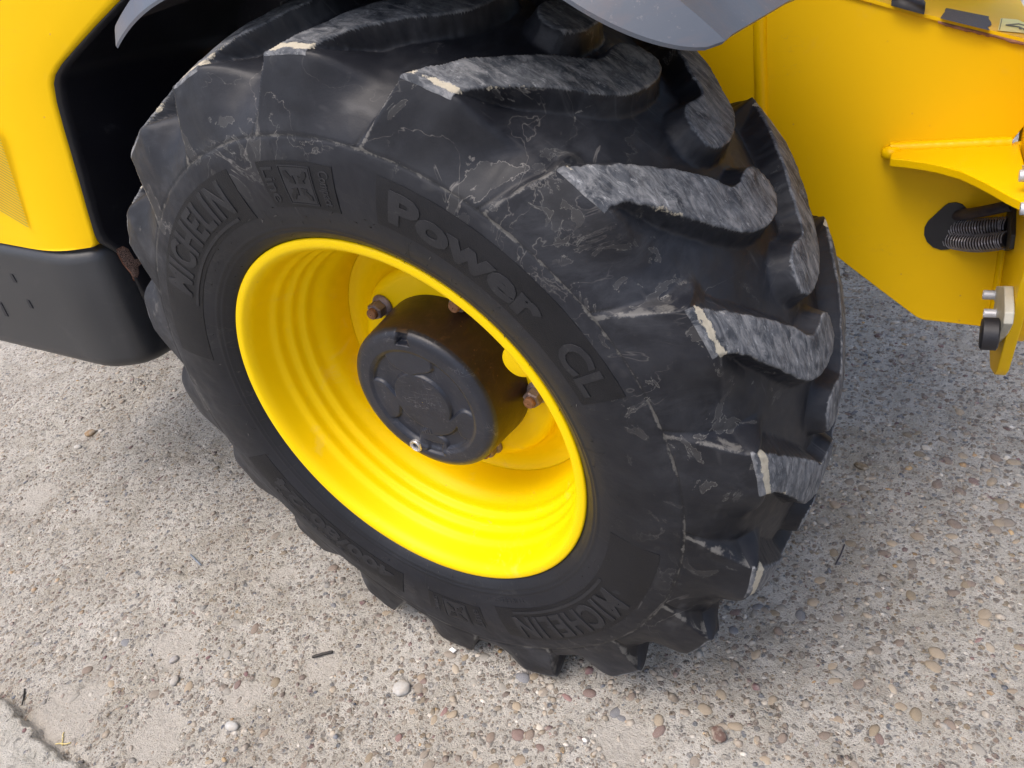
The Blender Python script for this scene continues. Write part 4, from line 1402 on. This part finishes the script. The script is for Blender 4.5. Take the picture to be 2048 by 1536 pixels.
def gz_at(p):
    h_, _, _ = gheight(np.array([p.x]), np.array([p.y])); return float(h_[0])


def stick(name, a, b, r, mat, label, cat, n=7, wob=.0015):
    p = Zp(*a); q = Zp(*b); pts = []
    for i in range(n):
        t = i / (n - 1); c = p.lerp(q, t); c.z = gz_at(c) + r * 1.2 + .001
        c += Vector((random.uniform(-wob, wob), random.uniform(-wob, wob), 0)); pts.append(c)
    zz = sorted(c.z for c in pts)[-1]
    for c in pts: c.z = zz * .7 + c.z * .3
    return tagt(tube(name, pts, r, mat, None, 8), label, cat)


stick('twig', (624, 1312), (664, 1302), .0032, 'twig', 'short black charred stick lying on the concrete below the tyre', 'twig', wob=.0008)
stick('wire_piece', (382, 1110), (402, 1130), .0024, 'wire', 'short bluish grey piece of wire lying left of the tyre', 'wire', wob=.0002)
stick('twig', (43, 1408), (48, 1376), .0016, 'twig', 'thin dark twig beside the broken slab corner', 'twig')
stick('straw', (108, 1484), (138, 1484), .0014, 'straw', 'pale straw stalk lying flat by the broken slab edge', 'straw')
stick('straw', (124, 1462), (120, 1487), .0012, 'straw', 'short upright-looking straw crossing the flat stalk at the slab edge', 'straw')
stick('twig', (1672, 1128), (1688, 1088), .0016, 'pipe', 'thin brown stalk lying on the concrete right of the tyre', 'twig')
c = Zp(906, 1300); zc = gz_at(c)
cp = [Vector((c.x + a, c.y + b, zc + .004)) for a, b in ((-.008, -.003), (.005, -.006), (.008, .002), (-.005, .005))]
tagt(prism('white_chip', cp, Vector((0, 0, .002)), 'paper', None, bevel=.0003), 'tiny white rectangular chip on the concrete under the tyre', 'chip')


def stone(px, py, s, asp, rot, col, label):
    Vi, Fi = ico(3)
    ph = rng.uniform(0, 6, 2)
    V = Vi * (1 + .07 * np.sin(Vi @ rng.normal(0, 2, 3) + ph[0]) + .05 * np.sin(Vi @ rng.normal(0, 4, 3) + ph[1]))[:, None] * np.array([s, s * asp, s * .55])
    me = bpy.data.meshes.new('loose_stone'); me.from_pydata(V.tolist(), [], Fi.tolist())
    at = me.color_attributes.new('pcol', 'FLOAT_COLOR', 'POINT'); at.data.foreach_set('color', np.tile([*col, 1], len(V)).astype(np.float32))
    o = link('loose_stone', me, 'pebble')
    p = Zp(px, py); o.location = (p.x, p.y, gz_at(p) + s * .36); o.rotation_euler = (0, 0, rot)
    return tagt(o, label, 'stone', 'loose stones lying on the concrete')


stone(350, 1362, .0125, .72, 1.9, (.38, .36, .33), 'pale oval pebble lying in the dirt low on the left')
stone(347, 1318, .0110, .70, 1.2, (.30, .29, .285), 'grey oval pebble above the pale oval one')
stone(803, 1376, .0175, .9, .4, (.42, .41, .39), 'whitish angular stone low in the middle of the photo')
stone(464, 1452, .0150, .65, .2, (.42, .42, .41), 'grey flat stone near the bottom edge, left of centre')
stone(180, 866, .0190, .8, .9, (.27, .18, .10), 'brown stone sticking up below the dark grey step box')
stone(155, 894, .0130, .7, .4, (.46, .45, .43), 'white pebble just below the brown stone')
stone(201, 861, .0090, .85, .4, (.42, .41, .40), 'small white pebble right of the brown stone')
stone(1438, 1472, .0165, .7, 2.2, (.13, .08, .065), 'dark reddish pebble near the bottom edge, right of centre')
stone(1722, 930, .0165, .5, 2.9, (.17, .135, .09), 'elongated olive brown pebble right of the tyre tread')
